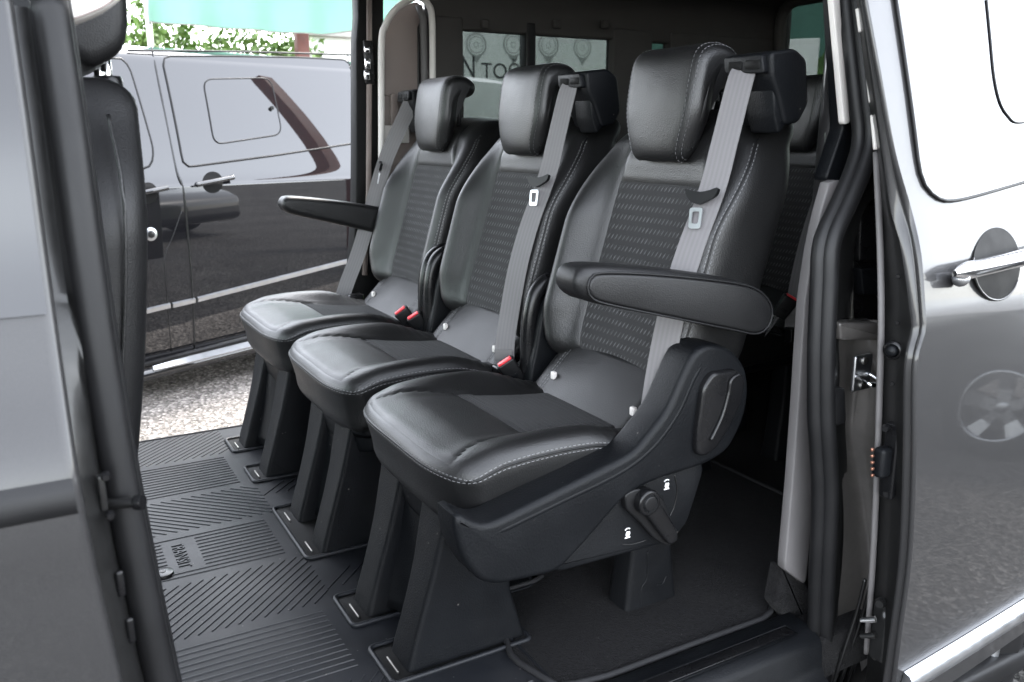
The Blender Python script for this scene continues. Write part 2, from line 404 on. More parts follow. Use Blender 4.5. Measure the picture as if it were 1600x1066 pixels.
# ------------------------------------------------------------------ ground
GZ = -0.60
def ground_material(name, dark, light):
    m = bpy.data.materials.new(name); m.use_nodes = True; t = m.node_tree; p = t.nodes['Principled BSDF']
    p.inputs['Roughness'].default_value = 0.9; p.inputs['Specular IOR Level'].default_value = 0.25
    tc = t.nodes.new('ShaderNodeTexCoord')
    v = t.nodes.new('ShaderNodeTexVoronoi'); v.inputs['Scale'].default_value = 70; t.links.new(tc.outputs['Object'], v.inputs['Vector'])
    v2 = t.nodes.new('ShaderNodeTexVoronoi'); v2.inputs['Scale'].default_value = 26; t.links.new(tc.outputs['Object'], v2.inputs['Vector'])
    cr = t.nodes.new('ShaderNodeValToRGB'); cr.color_ramp.elements[0].color = (*dark, 1); cr.color_ramp.elements[1].color = (*light, 1)
    cr.color_ramp.elements[0].position = 0.10; cr.color_ramp.elements[1].position = 0.98
    e = cr.color_ramp.elements.new(0.72); e.color = tuple(a * 0.62 + b * 0.38 for a, b in zip(dark, light)) + (1,)
    sp = t.nodes.new('ShaderNodeSeparateColor'); t.links.new(v.outputs['Color'], sp.inputs[0]); t.links.new(sp.outputs[0], cr.inputs[0])
    n = t.nodes.new('ShaderNodeTexNoise'); n.inputs['Scale'].default_value = 1.3; n.inputs['Detail'].default_value = 8; t.links.new(tc.outputs['Object'], n.inputs['Vector'])
    mr = t.nodes.new('ShaderNodeMapRange'); mr.inputs[1].default_value = 0.3; mr.inputs[2].default_value = 0.7; mr.inputs[3].default_value = 0.65; mr.inputs[4].default_value = 1.2; t.links.new(n.outputs[0], mr.inputs[0])
    mx = t.nodes.new('ShaderNodeMix'); mx.data_type = 'RGBA'; mx.blend_type = 'MULTIPLY'; mx.inputs[0].default_value = 1
    t.links.new(cr.outputs[0], mx.inputs[6]); t.links.new(mr.outputs[0], mx.inputs[7]); t.links.new(mx.outputs[2], p.inputs['Base Color'])
    b1 = t.nodes.new('ShaderNodeBump'); b1.inputs['Strength'].default_value = 0.8; b1.inputs['Distance'].default_value = 0.012; t.links.new(v.outputs['Distance'], b1.inputs['Height'])
    b2 = t.nodes.new('ShaderNodeBump'); b2.inputs['Strength'].default_value = 0.6; b2.inputs['Distance'].default_value = 0.02; t.links.new(v2.outputs['Distance'], b2.inputs['Height']); t.links.new(b1.outputs[0], b2.inputs['Normal'])
    t.links.new(b2.outputs[0], p.inputs['Normal'])
    return m
GROUND = ground_material('worn_asphalt', (0.018, 0.0175, 0.017), (0.15, 0.143, 0.137)); GRAVEL = ground_material('pale_gravel', (0.085, 0.077, 0.070), (0.40, 0.365, 0.335))
tag(build('ground', [(-400, -400, GZ), (400, -400, GZ), (400, 400, GZ), (-400, 400, GZ)], [[0, 1, 2, 3]], GROUND, smooth=False), 'worn grey asphalt yard under the vans', kind='structure')
tag(build('gravel', [(-14, 4.05, GZ + 0.004), (16, 4.05, GZ + 0.004), (16, 16, GZ + 0.004), (-14, 16, GZ + 0.004)], [[0, 1, 2, 3]], GRAVEL, smooth=False), 'pale gravel strip between and under the vans', kind='structure')

# ------------------------------------------------------------------ the van we look into
van = empty('van', (1.0, 1.75, GZ), 'grey van with its side door slid open, seen from close by', 'van')
def ys(z): return 0.870 + 0.175 * (np.asarray(z, float) - 0.37) ** 2        # near body side at the door opening
def yd(z): return 0.735 + 0.175 * (np.asarray(z, float) - 0.37) ** 2 + 0.030 * sstep(0.64, 0.80, z)        # skin of the slid-open door
def on_side(u, v, off=0.0, f=ys):
    p = on_y(u, v, 0.9)
    for _ in range(8): p = on_y(u, v, float(f(p[2])) + off)
    return p
def polyline(L, n, off=0.0, f=ys): return resample(catmull([on_side(u, v, off, f) for u, v in L], 6), n)
def strip(lines, closed_back=None):
    """surface through several polylines of equal length"""
    n = len(lines[0]); V = np.vstack(lines); F = []
    for i in range(len(lines) - 1):
        for k in range(n - 1): F.append([i * n + k, i * n + k + 1, (i + 1) * n + k + 1, (i + 1) * n + k])
    return V, F
def slab(x0, x1, y0, y1, z0, z1, r=0.004): return rbox(((x0 + x1) / 2, (y0 + y1) / 2, (z0 + z1) / 2), (abs(x1 - x0) / 2, abs(y1 - y0) / 2, abs(z1 - z0) / 2), r, 2)
def offset_path(L, du): return [(u + du, v) for u, v in L]

# floor pan, roof, cab-side wall pieces
floor = build('floor', *slab(-1.1, 2.72, 0.90, 2.60, -0.09, -0.006, 0.003), CARPET, van)
def sheet(fn, us, vs, thick, name, m, parent, sharp=None):
    """a curved sheet with thickness along z"""
    V = [fn(u, v) for v in vs for u in us]; n = len(us); k = len(V); V = V + [(a, b, c + thick) for a, b, c in V]; F = []
    for i in range(len(vs) - 1):
        for j in range(n - 1):
            a = i * n + j; F += [[a, a + 1, a + n + 1, a + n], [k + a, k + a + 1, k + a + n + 1, k + a + n]]
    rim = list(range(n)) + [i * n + n - 1 for i in range(1, len(vs))] + [(len(vs) - 1) * n + j for j in range(n - 2, -1, -1)] + [i * n for i in range(len(vs) - 2, 0, -1)]
    F += [[a, b, b + k, a + k] for a, b in zip(rim, rim[1:] + rim[:1])]
    return build(name, V, F, m, parent, sharp=sharp)
ROOF_Z = 1.40
def rz(x, y):
    e = np.clip((abs(y - 1.77) - 0.55) / 0.32, 0, 1); return ROOF_Z + 0.045 - 0.085 * e ** 2.2 - 0.02 * np.clip((x - 1.8) / 0.9, 0, 1) ** 2
hl = sheet(lambda x, y: (x, y, float(rz(x, y))), np.linspace(-1.1, 2.72, 40), np.linspace(0.90, 2.64, 36), 0.02, 'headliner', HEADLINER, van)
sheet(lambda x, y: (x, y, float(rz(x, y)) + 0.028 ), np.linspace(-1.12, 2.75, 30), np.linspace(0.86, 2.68, 30), 0.02, 'roof', PAINT, van)

# ---- near sill with its scuff inlay
def sill_prof(x, near):
    P = [(0.985, 0.004), (0.975, 0.012), (0.93, 0.010), (0.905, 0.0), (0.897, -0.012), (0.893, -0.05), (0.885, -0.07), (0.87, -0.075), (0.868, -0.20)]
    return P
xs_ = np.linspace(-0.2, 1.150, 30); pr = sill_prof(0, 0); V = np.array([(x, a, b) for x in xs_ for a, b in pr]); n = len(pr)
sill = build('door_sill', V, [[i * n + j, i * n + j + 1, (i + 1) * n + j + 1, (i + 1) * n + j] for i in range(len(xs_) - 1) for j in range(n - 1)], PLASTIC, van, sharp=50)
build('scuff_plate', *slab(0.35, 1.105, 0.921, 0.944, 0.008, 0.0145, 0.002), PLASTIC_S, sill)
build('scuff_frame', *tube([(0.35, 0.918, 0.0125), (1.108, 0.918, 0.0125), (1.108, 0.947, 0.0125), (0.35, 0.947, 0.0125)], 0.0018, 6, closed=True), PLASTIC, sill)
build('outer_sill', *slab(-0.2, 1.35, 0.80, 0.868, -0.30, -0.105, 0.02), PAINT_IN, van)

# ---- near front door (closed), its edge, and the pillar behind it
N = 60
def yf(z): return ys(z) - 0.075 + 0.045 * np.clip((np.asarray(z, float) - 0.59) / 0.13, 0, 1)     # front door: shoulder under the glass
e_skin = polyline([(20, 0), (48, 200), (75, 400), (100, 580), (125, 750), (158, 920), (192, 1066), (215, 1170)], N, 0.0, yf)
def door_rows(E, dx, yoff=0.0): return [E + np.array([d, yoff + 0.02 * abs(d) ** 2 * np.sign(-d) * 0, 0]) for d in dx]
rows = [np.c_[E[:, 0], E[:, 1], E[:, 2]] for E in door_rows(e_skin, [-1.05, -0.8, -0.5, -0.3, -0.15, -0.05, -0.012])]
edge = [e_skin + np.array([-0.005, 0.0015, 0]), e_skin + np.array([-0.0005, 0.006, 0]), e_skin + np.array([0.0005, 0.012, 0]), e_skin + np.array([-0.003, 0.022, 0])]
fd = build('front_door', *strip(rows + edge), PAINT, van, sharp=60)
# glass and its black frame above the belt, rub strip below
zb = 0.722
up = e_skin[:, 2] > zb
def at_z(E, z): o = np.argsort(E[:, 2]); return np.array([np.interp(z, E[o, 2], E[o, k]) for k in range(3)])
zz = np.linspace(zb, e_skin[:, 2].max(), 30)
G = [np.array([at_z(e_skin, z) + np.array([d, -0.004, 0]) for z in zz]) for d in (-1.05, -0.6, -0.3, -0.1, -0.007)]
Gb = [G[-1] + [0, 0.006, 0]]
build('door_glass', *strip(G + Gb), DARKGLASS, fd, sharp=60)
a0, a1 = on_side(125, 745, 0, yf), on_side(125, 800, 0, yf)
P = []
for z in np.linspace(a1[2], a0[2], 7):
    t = (z - a1[2]) / (a0[2] - a1[2]); pr_ = 0.005 * math.sin(math.pi * t) ** 0.5
    q = at_z(e_skin, z); P.append([q + np.array([d, -pr_ - 0.001, 0]) for d in (-1.0, -0.4, -0.1, -0.030, -0.012, -0.006)])
build('rub_strip', *strip([np.array(p) for p in P]), RUBBER, fd)
# pillar: dark recess, painted jamb, door seal
recess = [e_skin + np.array([-0.02, 0.030, 0]), e_skin + np.array([0.012, 0.045, 0]), polyline([(57, 0), (88, 200), (109, 400), (130, 560), (158, 750), (192, 920), (225, 1066), (250, 1170)], N, 0.0), polyline([(70, 0), (100, 200), (122, 400), (145, 560), (174, 750), (212, 920), (245, 1066), (270, 1170)], N, 0.03)]
bp = build('door_pillar', *strip(recess), JAMB_B, van, sharp=70)
seal_p = [(76, 0), (106, 200), (133, 400), (158, 570), (188, 750), (222, 925), (252, 1066), (276, 1170)]
build('door_seal', *tube(polyline(seal_p, 70, 0.008), 0.0165, 14, up=(0, 1, 0)), RUBBER, bp)
build('seal_lip', *tube(polyline(offset_path(seal_p, 17), 70, 0.026), 0.010, 10, up=(0, 1, 0)), RUBBER, bp)
inner = [polyline(offset_path(seal_p, 14), 70, 0.03), polyline(offset_path(seal_p, 8), 70, 0.07) + [-0.02, 0, 0], polyline(offset_path(seal_p, 0), 70, 0.08) + [-0.12, 0, 0]]
build('pillar_trim', *strip(inner), PLASTIC, bp)
# striker pin and small fasteners on the jamb
sp_ = on_side(165, 788, -0.01); ep = on_side(216, 785, -0.03)
pin = build('striker_pin', *tube([sp_, sp_ * 0.1 + ep * 0.9, ep], [0.0052, 0.0052, 0.0045], 12, up=(0, 0, 1)), JAMB_B, bp, sharp=50)
d_ = (ep - sp_); d_ /= np.linalg.norm(d_); build('pin_head', *tube([ep - d_ * 0.003, ep, ep + d_ * 0.005], [0.0074, 0.0078, 0.0072], 14, up=(0, 0, 1)), PLASTIC_S, pin, sharp=50)
pl = on_side(160, 770, -0.03); build('striker_plate', *rbox(pl, (0.0035, 0.004, 0.018), 0.002, 2), JAMB_B, pin)
for (u, v) in ((165, 745), (172, 806)):
    q = on_side(u, v, -0.036); build('jamb_bolt', *tube([q + [0, 0.004, 0], q, q - [0, 0.004, 0]], [0.0045, 0.0045, 0.003], 10, up=(0, 0, 1)), PLASTIC_S, bp, sharp=40)
for (u, v) in ((188, 912), (204, 985)):
    q = on_side(u, v, -0.028); build('jamb_plug', *rbox(q, (0.004, 0.003, 0.014), 0.003, 3), PLASTIC_S, bp)
# pale pillar trim cap over the front seat's head restraint
L = [(100, 42), (135, 30), (165, 16), (192, -4), (210, -30), (205, -90), (95, -90)]
q = [on_y(u, v, 0.985)[[0, 2]] for u, v in L]
pc = build('pillar_cap', *pad(resample(round_outline(q, 0.006, 3), 50, True), 0.965, 1.02, 0.006, 'xz', 4), TRIM_L, bp, sharp=60)
lip = catmull([np.r_[p[0], 0.966, p[1]] for p in (on_y(u, v, 0.966)[[0, 2]] for u, v in ((102, 34), (135, 22), (165, 8), (190, -12)))], 6)
build('cap_seam', *tube(lip, 0.0012, 6, up=(0, 1, 0)), TRIM_B, pc)

# ---- rear edge of the door opening: double seal, trims, painted jamb
CS = [(1330, -30), (1331, 0), (1347, 150), (1353, 215), (1342, 262), (1318, 318), (1292, 378), (1287, 450), (1283, 550), (1283, 650), (1286, 700), (1289, 780), (1284, 900), (1281, 1000), (1278, 1066), (1276, 1120)]
rp = build('door_pillar', *strip([polyline(offset_path(CS, -9), 90, 0.035), polyline(offset_path(CS, 2), 90, 0.04), polyline(offset_path(CS, 22), 90, 0.03), polyline(offset_path(CS, 60), 90, 0.16)]), JAMB_B, van)
build('door_seal', *tube(polyline(offset_path(CS, -9), 110, 0.030), 0.0130, 12, up=(0, 1, 0)), RUBBER, rp)
build('seal_bulb', *tube(polyline(offset_path(CS, 8), 110, 0.018), 0.0145, 12, up=(0, 1, 0)), RUBBER, rp)
def flat_px(L, y, t, r, name, m, parent, rr=0.004):
    q = [on_y(u, v, y)[[0, 2]] for u, v in L]; return build(name, *pad(resample(round_outline(q, rr, 2), 90, True), y, y + t, r, 'xz', 2), m, parent, sharp=50)
flat_px([(1297, 282), (1320, 282), (1300, 330), (1280, 380), (1273, 430), (1269, 560), (1270, 640), (1273, 740), (1268, 830), (1260, 915), (1226, 890), (1238, 760), (1247, 640), (1252, 560), (1258, 470), (1270, 390), (1283, 330)], 0.955, 0.02, 0.003, 'pillar_panel', TRIM_G, rp)
flat_px([(1300, -20), (1311, -20), (1329, 193), (1319, 195)], 0.985, 0.012, 0.002, 'pale_strip', TRIM_L, rp)
flat_px([(1306, -25), (1345, -25), (1352, 215), (1320, 285), (1290, 282), (1318, 200)], 1.000, 0.03, 0.004, 'pillar_trim', PLASTIC, rp)
flat_px([(1222, 885), (1240, 895), (1264, 914), (1276, 1010), (1262, 1010), (1210, 945)], 0.975, 0.03, 0.006, 'sill_end_cap', CARPET, rp)
# painted jamb surface beyond the seal
jl = [(1308, 500), (1312, 580), (1309, 640), (1306, 690), (1316, 760), (1318, 830), (1314, 900), (1306, 980), (1300, 1066), (1298, 1120)]
jr = [(1392, 500), (1392, 580), (1390, 640), (1390, 690), (1392, 760), (1388, 830), (1384, 900), (1372, 980), (1360, 1066), (1356, 1120)]
A = [polyline(jl, 60, 0.045), polyline([(a * 0.75 + c * 0.25, b) for (a, b), (c, _) in zip(jl, jr)], 60, 0.062), polyline([(a * 0.5 + c * 0.5, b) for (a, b), (c, _) in zip(jl, jr)], 60, 0.050), polyline([(a * 0.25 + c * 0.75, b) for (a, b), (c, _) in zip(jl, jr)], 60, 0.025), polyline(jr, 60, 0.03)]
for k, dd in ((1, 0.018), (2, 0.020), (3, 0.010)):
    z = A[k][:, 2]; A[k][:, 1] += dd * np.sin((z - 0.2) * 9.0)
jamb = build('jamb_panel', *strip(A), PAINT_IN, rp)
flat_px([(1312, 505), (1395, 505), (1395, 532), (1314, 532)], 0.895, 0.05, 0.004, 'jamb_step', PAINT_IN, rp)
flat_px([(1330, 395), (1395, 395), (1395, 505), (1345, 505), (1328, 470)], 0.99, 0.06, 0.006, 'hinge_housing', PLASTIC_S, rp)
flat_px([(1345, 420), (1395, 416), (1395, 462), (1350, 462)], 0.965, 0.02, 0.004, 'hinge_block', PLASTIC, rp)
flat_px([(1346, 330), (1395, 300), (1395, 408), (1344, 410)], 0.975, 0.02, 0.006, 'hinge_cover', PLASTIC_S, rp)
pc_ = on_side(1346, 582, 0.028)
st = build('striker', *rbox(pc_, (0.022, 0.004, 0.031), 0.004, 3), SATIN, rp)
q0 = pc_ + [-0.016, -0.004, -0.004]; q1 = pc_ + [0.016, -0.004, -0.004]
build('striker_loop', *tube(catmull([q0, q0 + [0, -0.022, -0.006], q0 + [0.006, -0.030, -0.008], q1 + [-0.006, -0.030, -0.008], q1 + [0, -0.022, -0.006], q1], 6), 0.0042, 10), CHROME, st)
for dz in (-0.022, 0.021): build('striker_bolt', *tube([pc_ + [0, -0.002, dz], pc_ + [0, -0.007, dz], pc_ + [0, -0.0075, dz]], [0.007, 0.0065, 0.003], 12), STEEL, st, sharp=40)
flat_px([(1302, 608), (1322, 606), (1324, 662), (1304, 668)], 0.880, 0.02, 0.005, 'jamb_buffer', RUBBER, rp, 0.006)
# lower guide rail under the sill
for k, (du, dy) in enumerate(((0, 0.0), (10, 0.012), (20, 0.024))):
    p = catmull([on_side(u + du, v, -0.01 + dy) for u, v in ((1352, 905), (1338, 960), (1318, 1020), (1300, 1075))], 8); build('guide_rail', *tube(p, 0.0035, 8, up=(0, 1, 0)), JAMB_B, rp)

# ---- near rear quarter and tail, closing the load space
build('quarter_panel', *slab(1.21, 2.72, 1.02, 1.065, -0.35, 1.30, 0.02), PAINT, van)
build('tail_lower', *slab(2.70, 2.75, 0.90, 2.66, -0.30, 0.80, 0.02), PAINT, van)
for y0, y1 in ((0.95, 1.25), (2.57, 2.66)): build('tail_pillar', *slab(2.70, 2.75, y0, y1, 0.80, 1.40, 0.01), HEADLINER, van)
build('tail_header', *slab(2.70, 2.75, 0.95, 2.62, 1.375, 1.43, 0.01), HEADLINER, van)
build('tail_glass', *slab(2.722, 2.727, 1.25, 2.58, 0.80, 1.38, 0.001), GLASS_T, van)
# tail window surround
wo_ = round_outline([(2.575, 0.82), (1.27, 0.82), (1.27, 1.375), (2.575, 1.375)], 0.09, 5)
build('tail_window_trim', *tube(np.c_[np.full(len(wo_), 2.69), wo_[:, 0], wo_[:, 1]], 0.022, 8, closed=True, up=(1, 0, 0)), HEADLINER, van)

# ---- far side: rear pillar, side windows, sill
FY = 2.60
def frect(u0, u1, v0, v1, y): a, b = on_y(u0, v0, y), on_y(u1, v1, y); return a[0], b[0]
fsill = build('door_sill', *slab(-0.4, 1.02, 2.562, 2.60, -0.10, -0.010, 0.006), RUBBER, van)
fpj = flat_px([(558, -60), (560, 30), (557, 60), (557, 240), (556, 330), (550, 420), (545, 470), (600, 480), (600, 240), (600, 0), (606, -60)], FY + 0.02, 0.06, 0.006, 'door_pillar', MATTE_B, van)
build('pillar_sheen', *tube([on_y(577, -40, FY + 0.012), on_y(577, 120, FY + 0.012), on_y(576, 300, FY + 0.012), on_y(570, 430, FY + 0.012)], 0.009, 8, up=(0, 1, 0), ry=0.004), TRIM_B, fpj)  # paler strip imitates the upright reflection on the black pillar
for (u, v, w, h) in ((573, 78, 4, 5), (574, 100, 5, 8), (573, 118, 4, 7)):
    q = on_y(u, v, FY + 0.006); build('latch_piece', *rbox(q, (0.009, 0.006, 0.002 * h), 0.003, 2), CHROME, fpj)
build('latch_body', *rbox(on_y(576, 98, FY + 0.014), (0.016, 0.008, 0.065), 0.005, 2), PLASTIC_S, fpj)
# trim panel with an arched opening; the slid-back far door's lining shows in it
arch_o = [(596, 330), (596, 200), (596, 70), (602, 40), (615, 18), (632, 4), (652, -4), (668, 6), (675, 30), (676, 120), (676, 330)]
arch = [on_y(u, v, FY - 0.01) for u, v in arch_o]
fa = build('pillar_trim', *tube(catmull(arch, 6), 0.0105, 10, up=(0, 1, 0)), TRIM_L, van)
flat_px([(600, 150), (600, 45), (612, 24), (630, 9), (652, 2), (660, 10), (661, 60), (661, 150)], FY + 0.035, 0.02, 0.003, 'lining_panel', TRIM_B, fa)
flat_px([(653, 42), (659, 30), (660, 140), (653, 140)], FY + 0.028, 0.006, 0.001, 'lining_slit', JAMB_B, fa)
build('arch_inner', *tube([on_y(663, 330, FY + 0.005), on_y(663, 120, FY + 0.005), on_y(661, 30, FY + 0.005), on_y(654, 8, FY + 0.005)], 0.012, 8, up=(0, 1, 0)), TRIM_G, fa)
flat_px([(598, 150), (668, 150), (668, 330), (598, 330)], FY + 0.03, 0.02, 0.002, 'lower_lining', TRIM_B, fa)
flat_px([(611, 147), (616, 145), (623, 150), (625, 196), (611, 196)], FY + 0.01, 0.016, 0.004, 'belt_adjuster', TRIM_B, fa, 0.006)
flat_px([(598, 196), (640, 196), (640, 224), (598, 222)], FY + 0.005, 0.02, 0.003, 'lining_ledge', TRIM_L, fa)
# dark wall around the rear side windows: built as pieces so that the panes are real openings
def wx(u): return on_y(u, 100, FY)[0]
x_a, x_b, x_c, x_d, x_e, x_f, x_g = wx(672), wx(724), wx(822), wx(838), wx(958), wx(1018), wx(1046)
wt = on_y(770, 50, FY)[2]; wb = 0.62
fw = build('side_wall', *slab(x_a, 2.72, FY, FY + 0.05, -0.30, wb, 0.01), HEADLINER, van)
for a, b, nm, m_ in ((x_a, x_b, 'wall_pillar', HEADLINER), (x_c, x_d, 'window_divider', RUBBER), (x_e, x_f, 'wall_pillar', HEADLINER), (x_g, 2.72, 'wall_pillar', HEADLINER)):
    build(nm, *slab(a, b, FY - (0.004 if m_ is not RUBBER else 0), FY + 0.05, wb - 0.01, 1.24, 0.008), m_, fw)
build('wall_header', *slab(x_a, 2.72, FY + 0.002, FY + 0.048, wt, 1.42, 0.01), HEADLINER, fw)
build('window_glass', *slab(x_b - 0.01, x_c + 0.01, FY + 0.03, FY + 0.034, wb - 0.01, wt + 0.01, 0.0005), GLASS_T, fw)
build('window_glass', *slab(x_d - 0.01, x_e + 0.01, FY + 0.03, FY + 0.034, wb - 0.01, wt + 0.01, 0.0005), GLASS_T, fw)
build('window_glass', *slab(x_f - 0.005, x_g + 0.005, FY + 0.03, FY + 0.034, wb - 0.01, wt + 0.01, 0.0005), GLASS_T, fw)
for v in (1.0, 1.05): pass
for u in (757, 945, 870):    # little coat hooks / rail clips along the header
    q = on_y(u, 38, FY - 0.02); build('header_clip', *rbox(q, (0.014, 0.010, 0.014), 0.006, 3), HEADLINER, fw)
# skin of the far side, so that the van is closed outside
build('quarter_panel', *slab(1.15, 2.72, 2.655, 2.68, -0.35, 0.60, 0.006), PAINT, van)

# ---- the slid-open door on the right
M_ = 90
E_ = [(1345, -60), (1356, 0), (1378, 120), (1400, 240), (1425, 330), (1440, 400), (1447, 500), (1446, 520), (1433, 575), (1432, 720), (1425, 872), (1408, 1000), (1400, 1066), (1392, 1130)]
Lf = [(1333, -60), (1344, 0), (1362, 120), (1379, 240), (1392, 330), (1407, 385), (1423, 500), (1422, 520), (1412, 575), (1410, 720), (1404, 872), (1387, 1009), (1379, 1066), (1372, 1130)]
Bl = [(1328, -60), (1338, 0), (1352, 120), (1369, 240), (1374, 330), (1378, 385), (1380, 500), (1379, 520), (1377, 575), (1373, 720), (1366, 872), (1357, 1009), (1352, 1066), (1346, 1130)]
E = polyline(E_, M_, 0.0, yd); FL = polyline(Lf, M_, 0.022, yd); BL = polyline(Bl, M_, 0.085, yd)
dx = [0.0, 0.006, 0.02, 0.06, 0.12, 0.2, 0.3, 0.4, 0.5, 0.6, 0.8, 1.0, 1.2]
def skin(d, extra=0.0): return np.c_[E[:, 0] + d, E[:, 1] + 0.085 * d + 0.02 * d * d + extra, E[:, 2] + 0.0 * d]
rows = [skin(d) for d in dx]
door = build('sliding_door', *strip(rows), PAINT, van)
mid1 = E * 0.7 + FL * 0.3 + [-0.004, 0.001, 0]; mid2 = E * 0.3 + FL * 0.7 + [-0.003, 0.0, 0]
build('door_flange', *strip([E, E + [-0.0035, 0.002, 0], E * 0.85 + FL * 0.15 + [-0.003, 0.004, 0], E * 0.6 + FL * 0.4 + [0.003, 0.002, 0], E * 0.45 + FL * 0.55 + [0.003, 0.0, 0], mid2, FL]), PAINT, door)
build('door_edge', *strip([FL, FL + [0.002, 0.004, 0], BL * 0.5 + FL * 0.5 + [0.003, 0, 0], BL]), JAMB_B, door)
# edge trims
T1 = [(1369, 238), (1375, 380), (1377, 500), (1374, 620), (1371, 720), (1364, 872), (1354, 1020)]
V, F = tube(polyline(T1, 60, 0.080, yd), 0.0060, 10, up=(0, 1, 0), ry=0.0045); build('edge_trim', V, F, TRIM_G, door)
for L in ([(1340, 14), (1345, 50)], [(1353, 84), (1361, 160)], [(1363, 180), (1368, 234)]):
    build('edge_trim', *tube(polyline(L, 12, 0.078, yd), 0.0034, 8, up=(0, 1, 0)), TRIM_L, door)
# buffer, contact plug, roller bracket on the leading edge
def edge_px(u, v, o): return on_side(u, v, 0.05 + o, yd)
def edge_disc(u, v, r, t, nm, m, par, o=0.0):
    c = edge_px(u, v, o); return build(nm, *tube([c, c + [-t * 0.6, -t * 0.2, 0], c + [-t, -t * 0.33, 0]], [r, r, r * 0.8], 22, up=(0, 0, 1)), m, par, sharp=50)
bf = edge_disc(1396, 547, 0.0145, 0.006, 'door_buffer', PLASTIC_S, door)
c = edge_px(1396, 547, -0.002) + [-0.006, -0.002, 0]; build('buffer_cone', *tube([c, c + [-0.008, -0.003, 0]], [0.0105, 0.006], 16, up=(0, 0, 1)), PLASTIC, bf)
ct = build('contact_plate', *rbox(edge_px(1392, 720, 0.0), (0.006, 0.012, 0.062), 0.004, 3), PLASTIC_S, door)
build('contact_plug', *rbox(edge_px(1385, 720, 0.0) + [-0.010, 0.0, 0], (0.012, 0.010, 0.024), 0.006, 3), PLASTIC, ct)
for k in range(5): build('contact_pin', *rbox(edge_px(1372.5, 700 + k * 10, 0.0) + [-0.014, 0.0, 0], (0.003, 0.002, 0.0022), 0.001, 2), mat('copper', (0.7, 0.35, 0.25), 0.3, metal=1), ct)
for (u, v) in ((1386, 668), (1388, 770)): edge_disc(u, v, 0.006, 0.010, 'contact_screw', PLASTIC_S, ct, 0.0)
rb = build('roller_bracket', *rbox(edge_px(1376, 985, 0.0), (0.007, 0.014, 0.055), 0.004, 3), JAMB_B, door)
for (u, v, r) in ((1378, 940, 0.008), (1371, 1022, 0.007)): edge_disc(u, v, r, 0.012, 'bracket_bolt', JAMB_B, rb)
for (v, m_) in ((968, CHROME), (993, JAMB_B)):
    a = edge_px(1368, v, 0); b = edge_px(1345, v + 1, 0.02); build('bracket_arm', *tube([a, b], [0.0055, 0.0040], 10), m_, rb, sharp=40)
for (u, v) in ((1404, 432), (1402, 505), (1394, 600)): edge_disc(u, v, 0.0035, 0.002, 'edge_plug', PLASTIC_S, door, -0.005)
# window: outline traced on the skin
def on_skin(u, v, extra=0.0):
    # intersect the view ray with the skin y = f(x, z)
    p = on_y(u, v, 0.78)
    for _ in range(12):
        o = np.argsort(E[:, 2]); ex = np.interp(p[2], E[o, 2], E[o, 0]); d = p[0] - ex
        p = on_y(u, v, float(yd(p[2])) + 0.085 * d + 0.02 * d * d + extra)
    return p
def skin_pt(x, z, extra=0.0):
    o = np.argsort(E[:, 2]); ex = np.interp(z, E[o, 2], E[o, 0]); d = x - ex; return np.array([x, float(yd(z)) + 0.085 * d + 0.02 * d * d + extra, z])
edgew = [on_skin(u, v) for u, v in ((1397, 0), (1412, 100), (1426, 200), (1434, 262), (1443, 290), (1462, 309), (1482, 314), (1520, 307), (1600, 284))]
# glass sheet bounded by that front/bottom edge, the roof edge and running rearwards
lo = catmull(edgew, 8); top_z = 1.14; gx = np.linspace(lo[0, 0] - 0.005, lo[0, 0] + 1.05, 46); rowsG = []
ix = np.argsort(lo[:, 0]); left = lo[:int(np.argmin(lo[:, 2])) + 1]
xr = lo[-1, 0] + 0.55; slope = (lo[-1, 2] - lo[-8, 2]) / (lo[-1, 0] - lo[-8, 0])
out = [p for p in lo] + [skin_pt(xr, lo[-1, 2] + slope * (xr - lo[-1, 0]) * 0.15)] + [skin_pt(xr, top_z)]
tl = skin_pt(lo[0, 0] - (lo[8, 0] - lo[0, 0]) / (lo[0, 2] - lo[8, 2]) * (top_z - lo[0, 2]), top_z)
out2 = np.array([(p[0], p[2]) for p in out] + [(tl[0], tl[2])]); out2 = resample(out2, 120, True)
def skin_patch(o2, extra, thick, name, m, parent, rings=14):
    """patch following the door skin inside an outline, standing proud by extra"""
    c = np.array([(o2[:, 0].min() + o2[:, 0].max()) / 2, (o2[:, 1].min() + o2[:, 1].max()) / 2]); V, F = [], []; n = len(o2)
    for i in range(rings):
        k = 1 - i / rings; 
        for p in o2: q = c + (p - c) * k; V.append(skin_pt(q[0], q[1], extra))
    for p in o2: V.append(skin_pt(p[0], p[1], extra + thick))
    V.append(skin_pt(c[0], c[1], extra))
    for i in range(rings - 1):
        for k in range(n): F.append([i * n + k, i * n + (k + 1) % n, (i + 1) * n + (k + 1) % n, (i + 1) * n + k])
    for k in range(n): F.append([(rings - 1) * n + k, (rings - 1) * n + (k + 1) % n, len(V) - 1]); F.append([k, (k + 1) % n, rings * n + (k + 1) % n, rings * n + k])
    return build(name, V, F, m, parent, sharp=50)
wd_ = skin_patch(out2, -0.0035, 0.006, 'window', DARKGLASS, door)
def skin_line(L3, r, nm, m, par, extra=-0.002): return build(nm, *tube([skin_pt(p[0], p[1], extra) for p in L3], r, 8, up=(0, 1, 0)), m, par)
skin_line(np.vstack([out2, out2[:1]]), 0.0026, 'window_seal', RUBBER, wd_, -0.003)
sl_ = catmull([on_skin(u, v, -0.004) for u, v in ((1541, 0), (1547, 60), (1553, 120), (1562, 160), (1575, 182), (1590, 192), (1625, 186), (1680, 172))], 8)
skin_line(sl_[:, [0, 2]], 0.0017, 'opening_pane_edge', RUBBER, wd_, -0.0045)
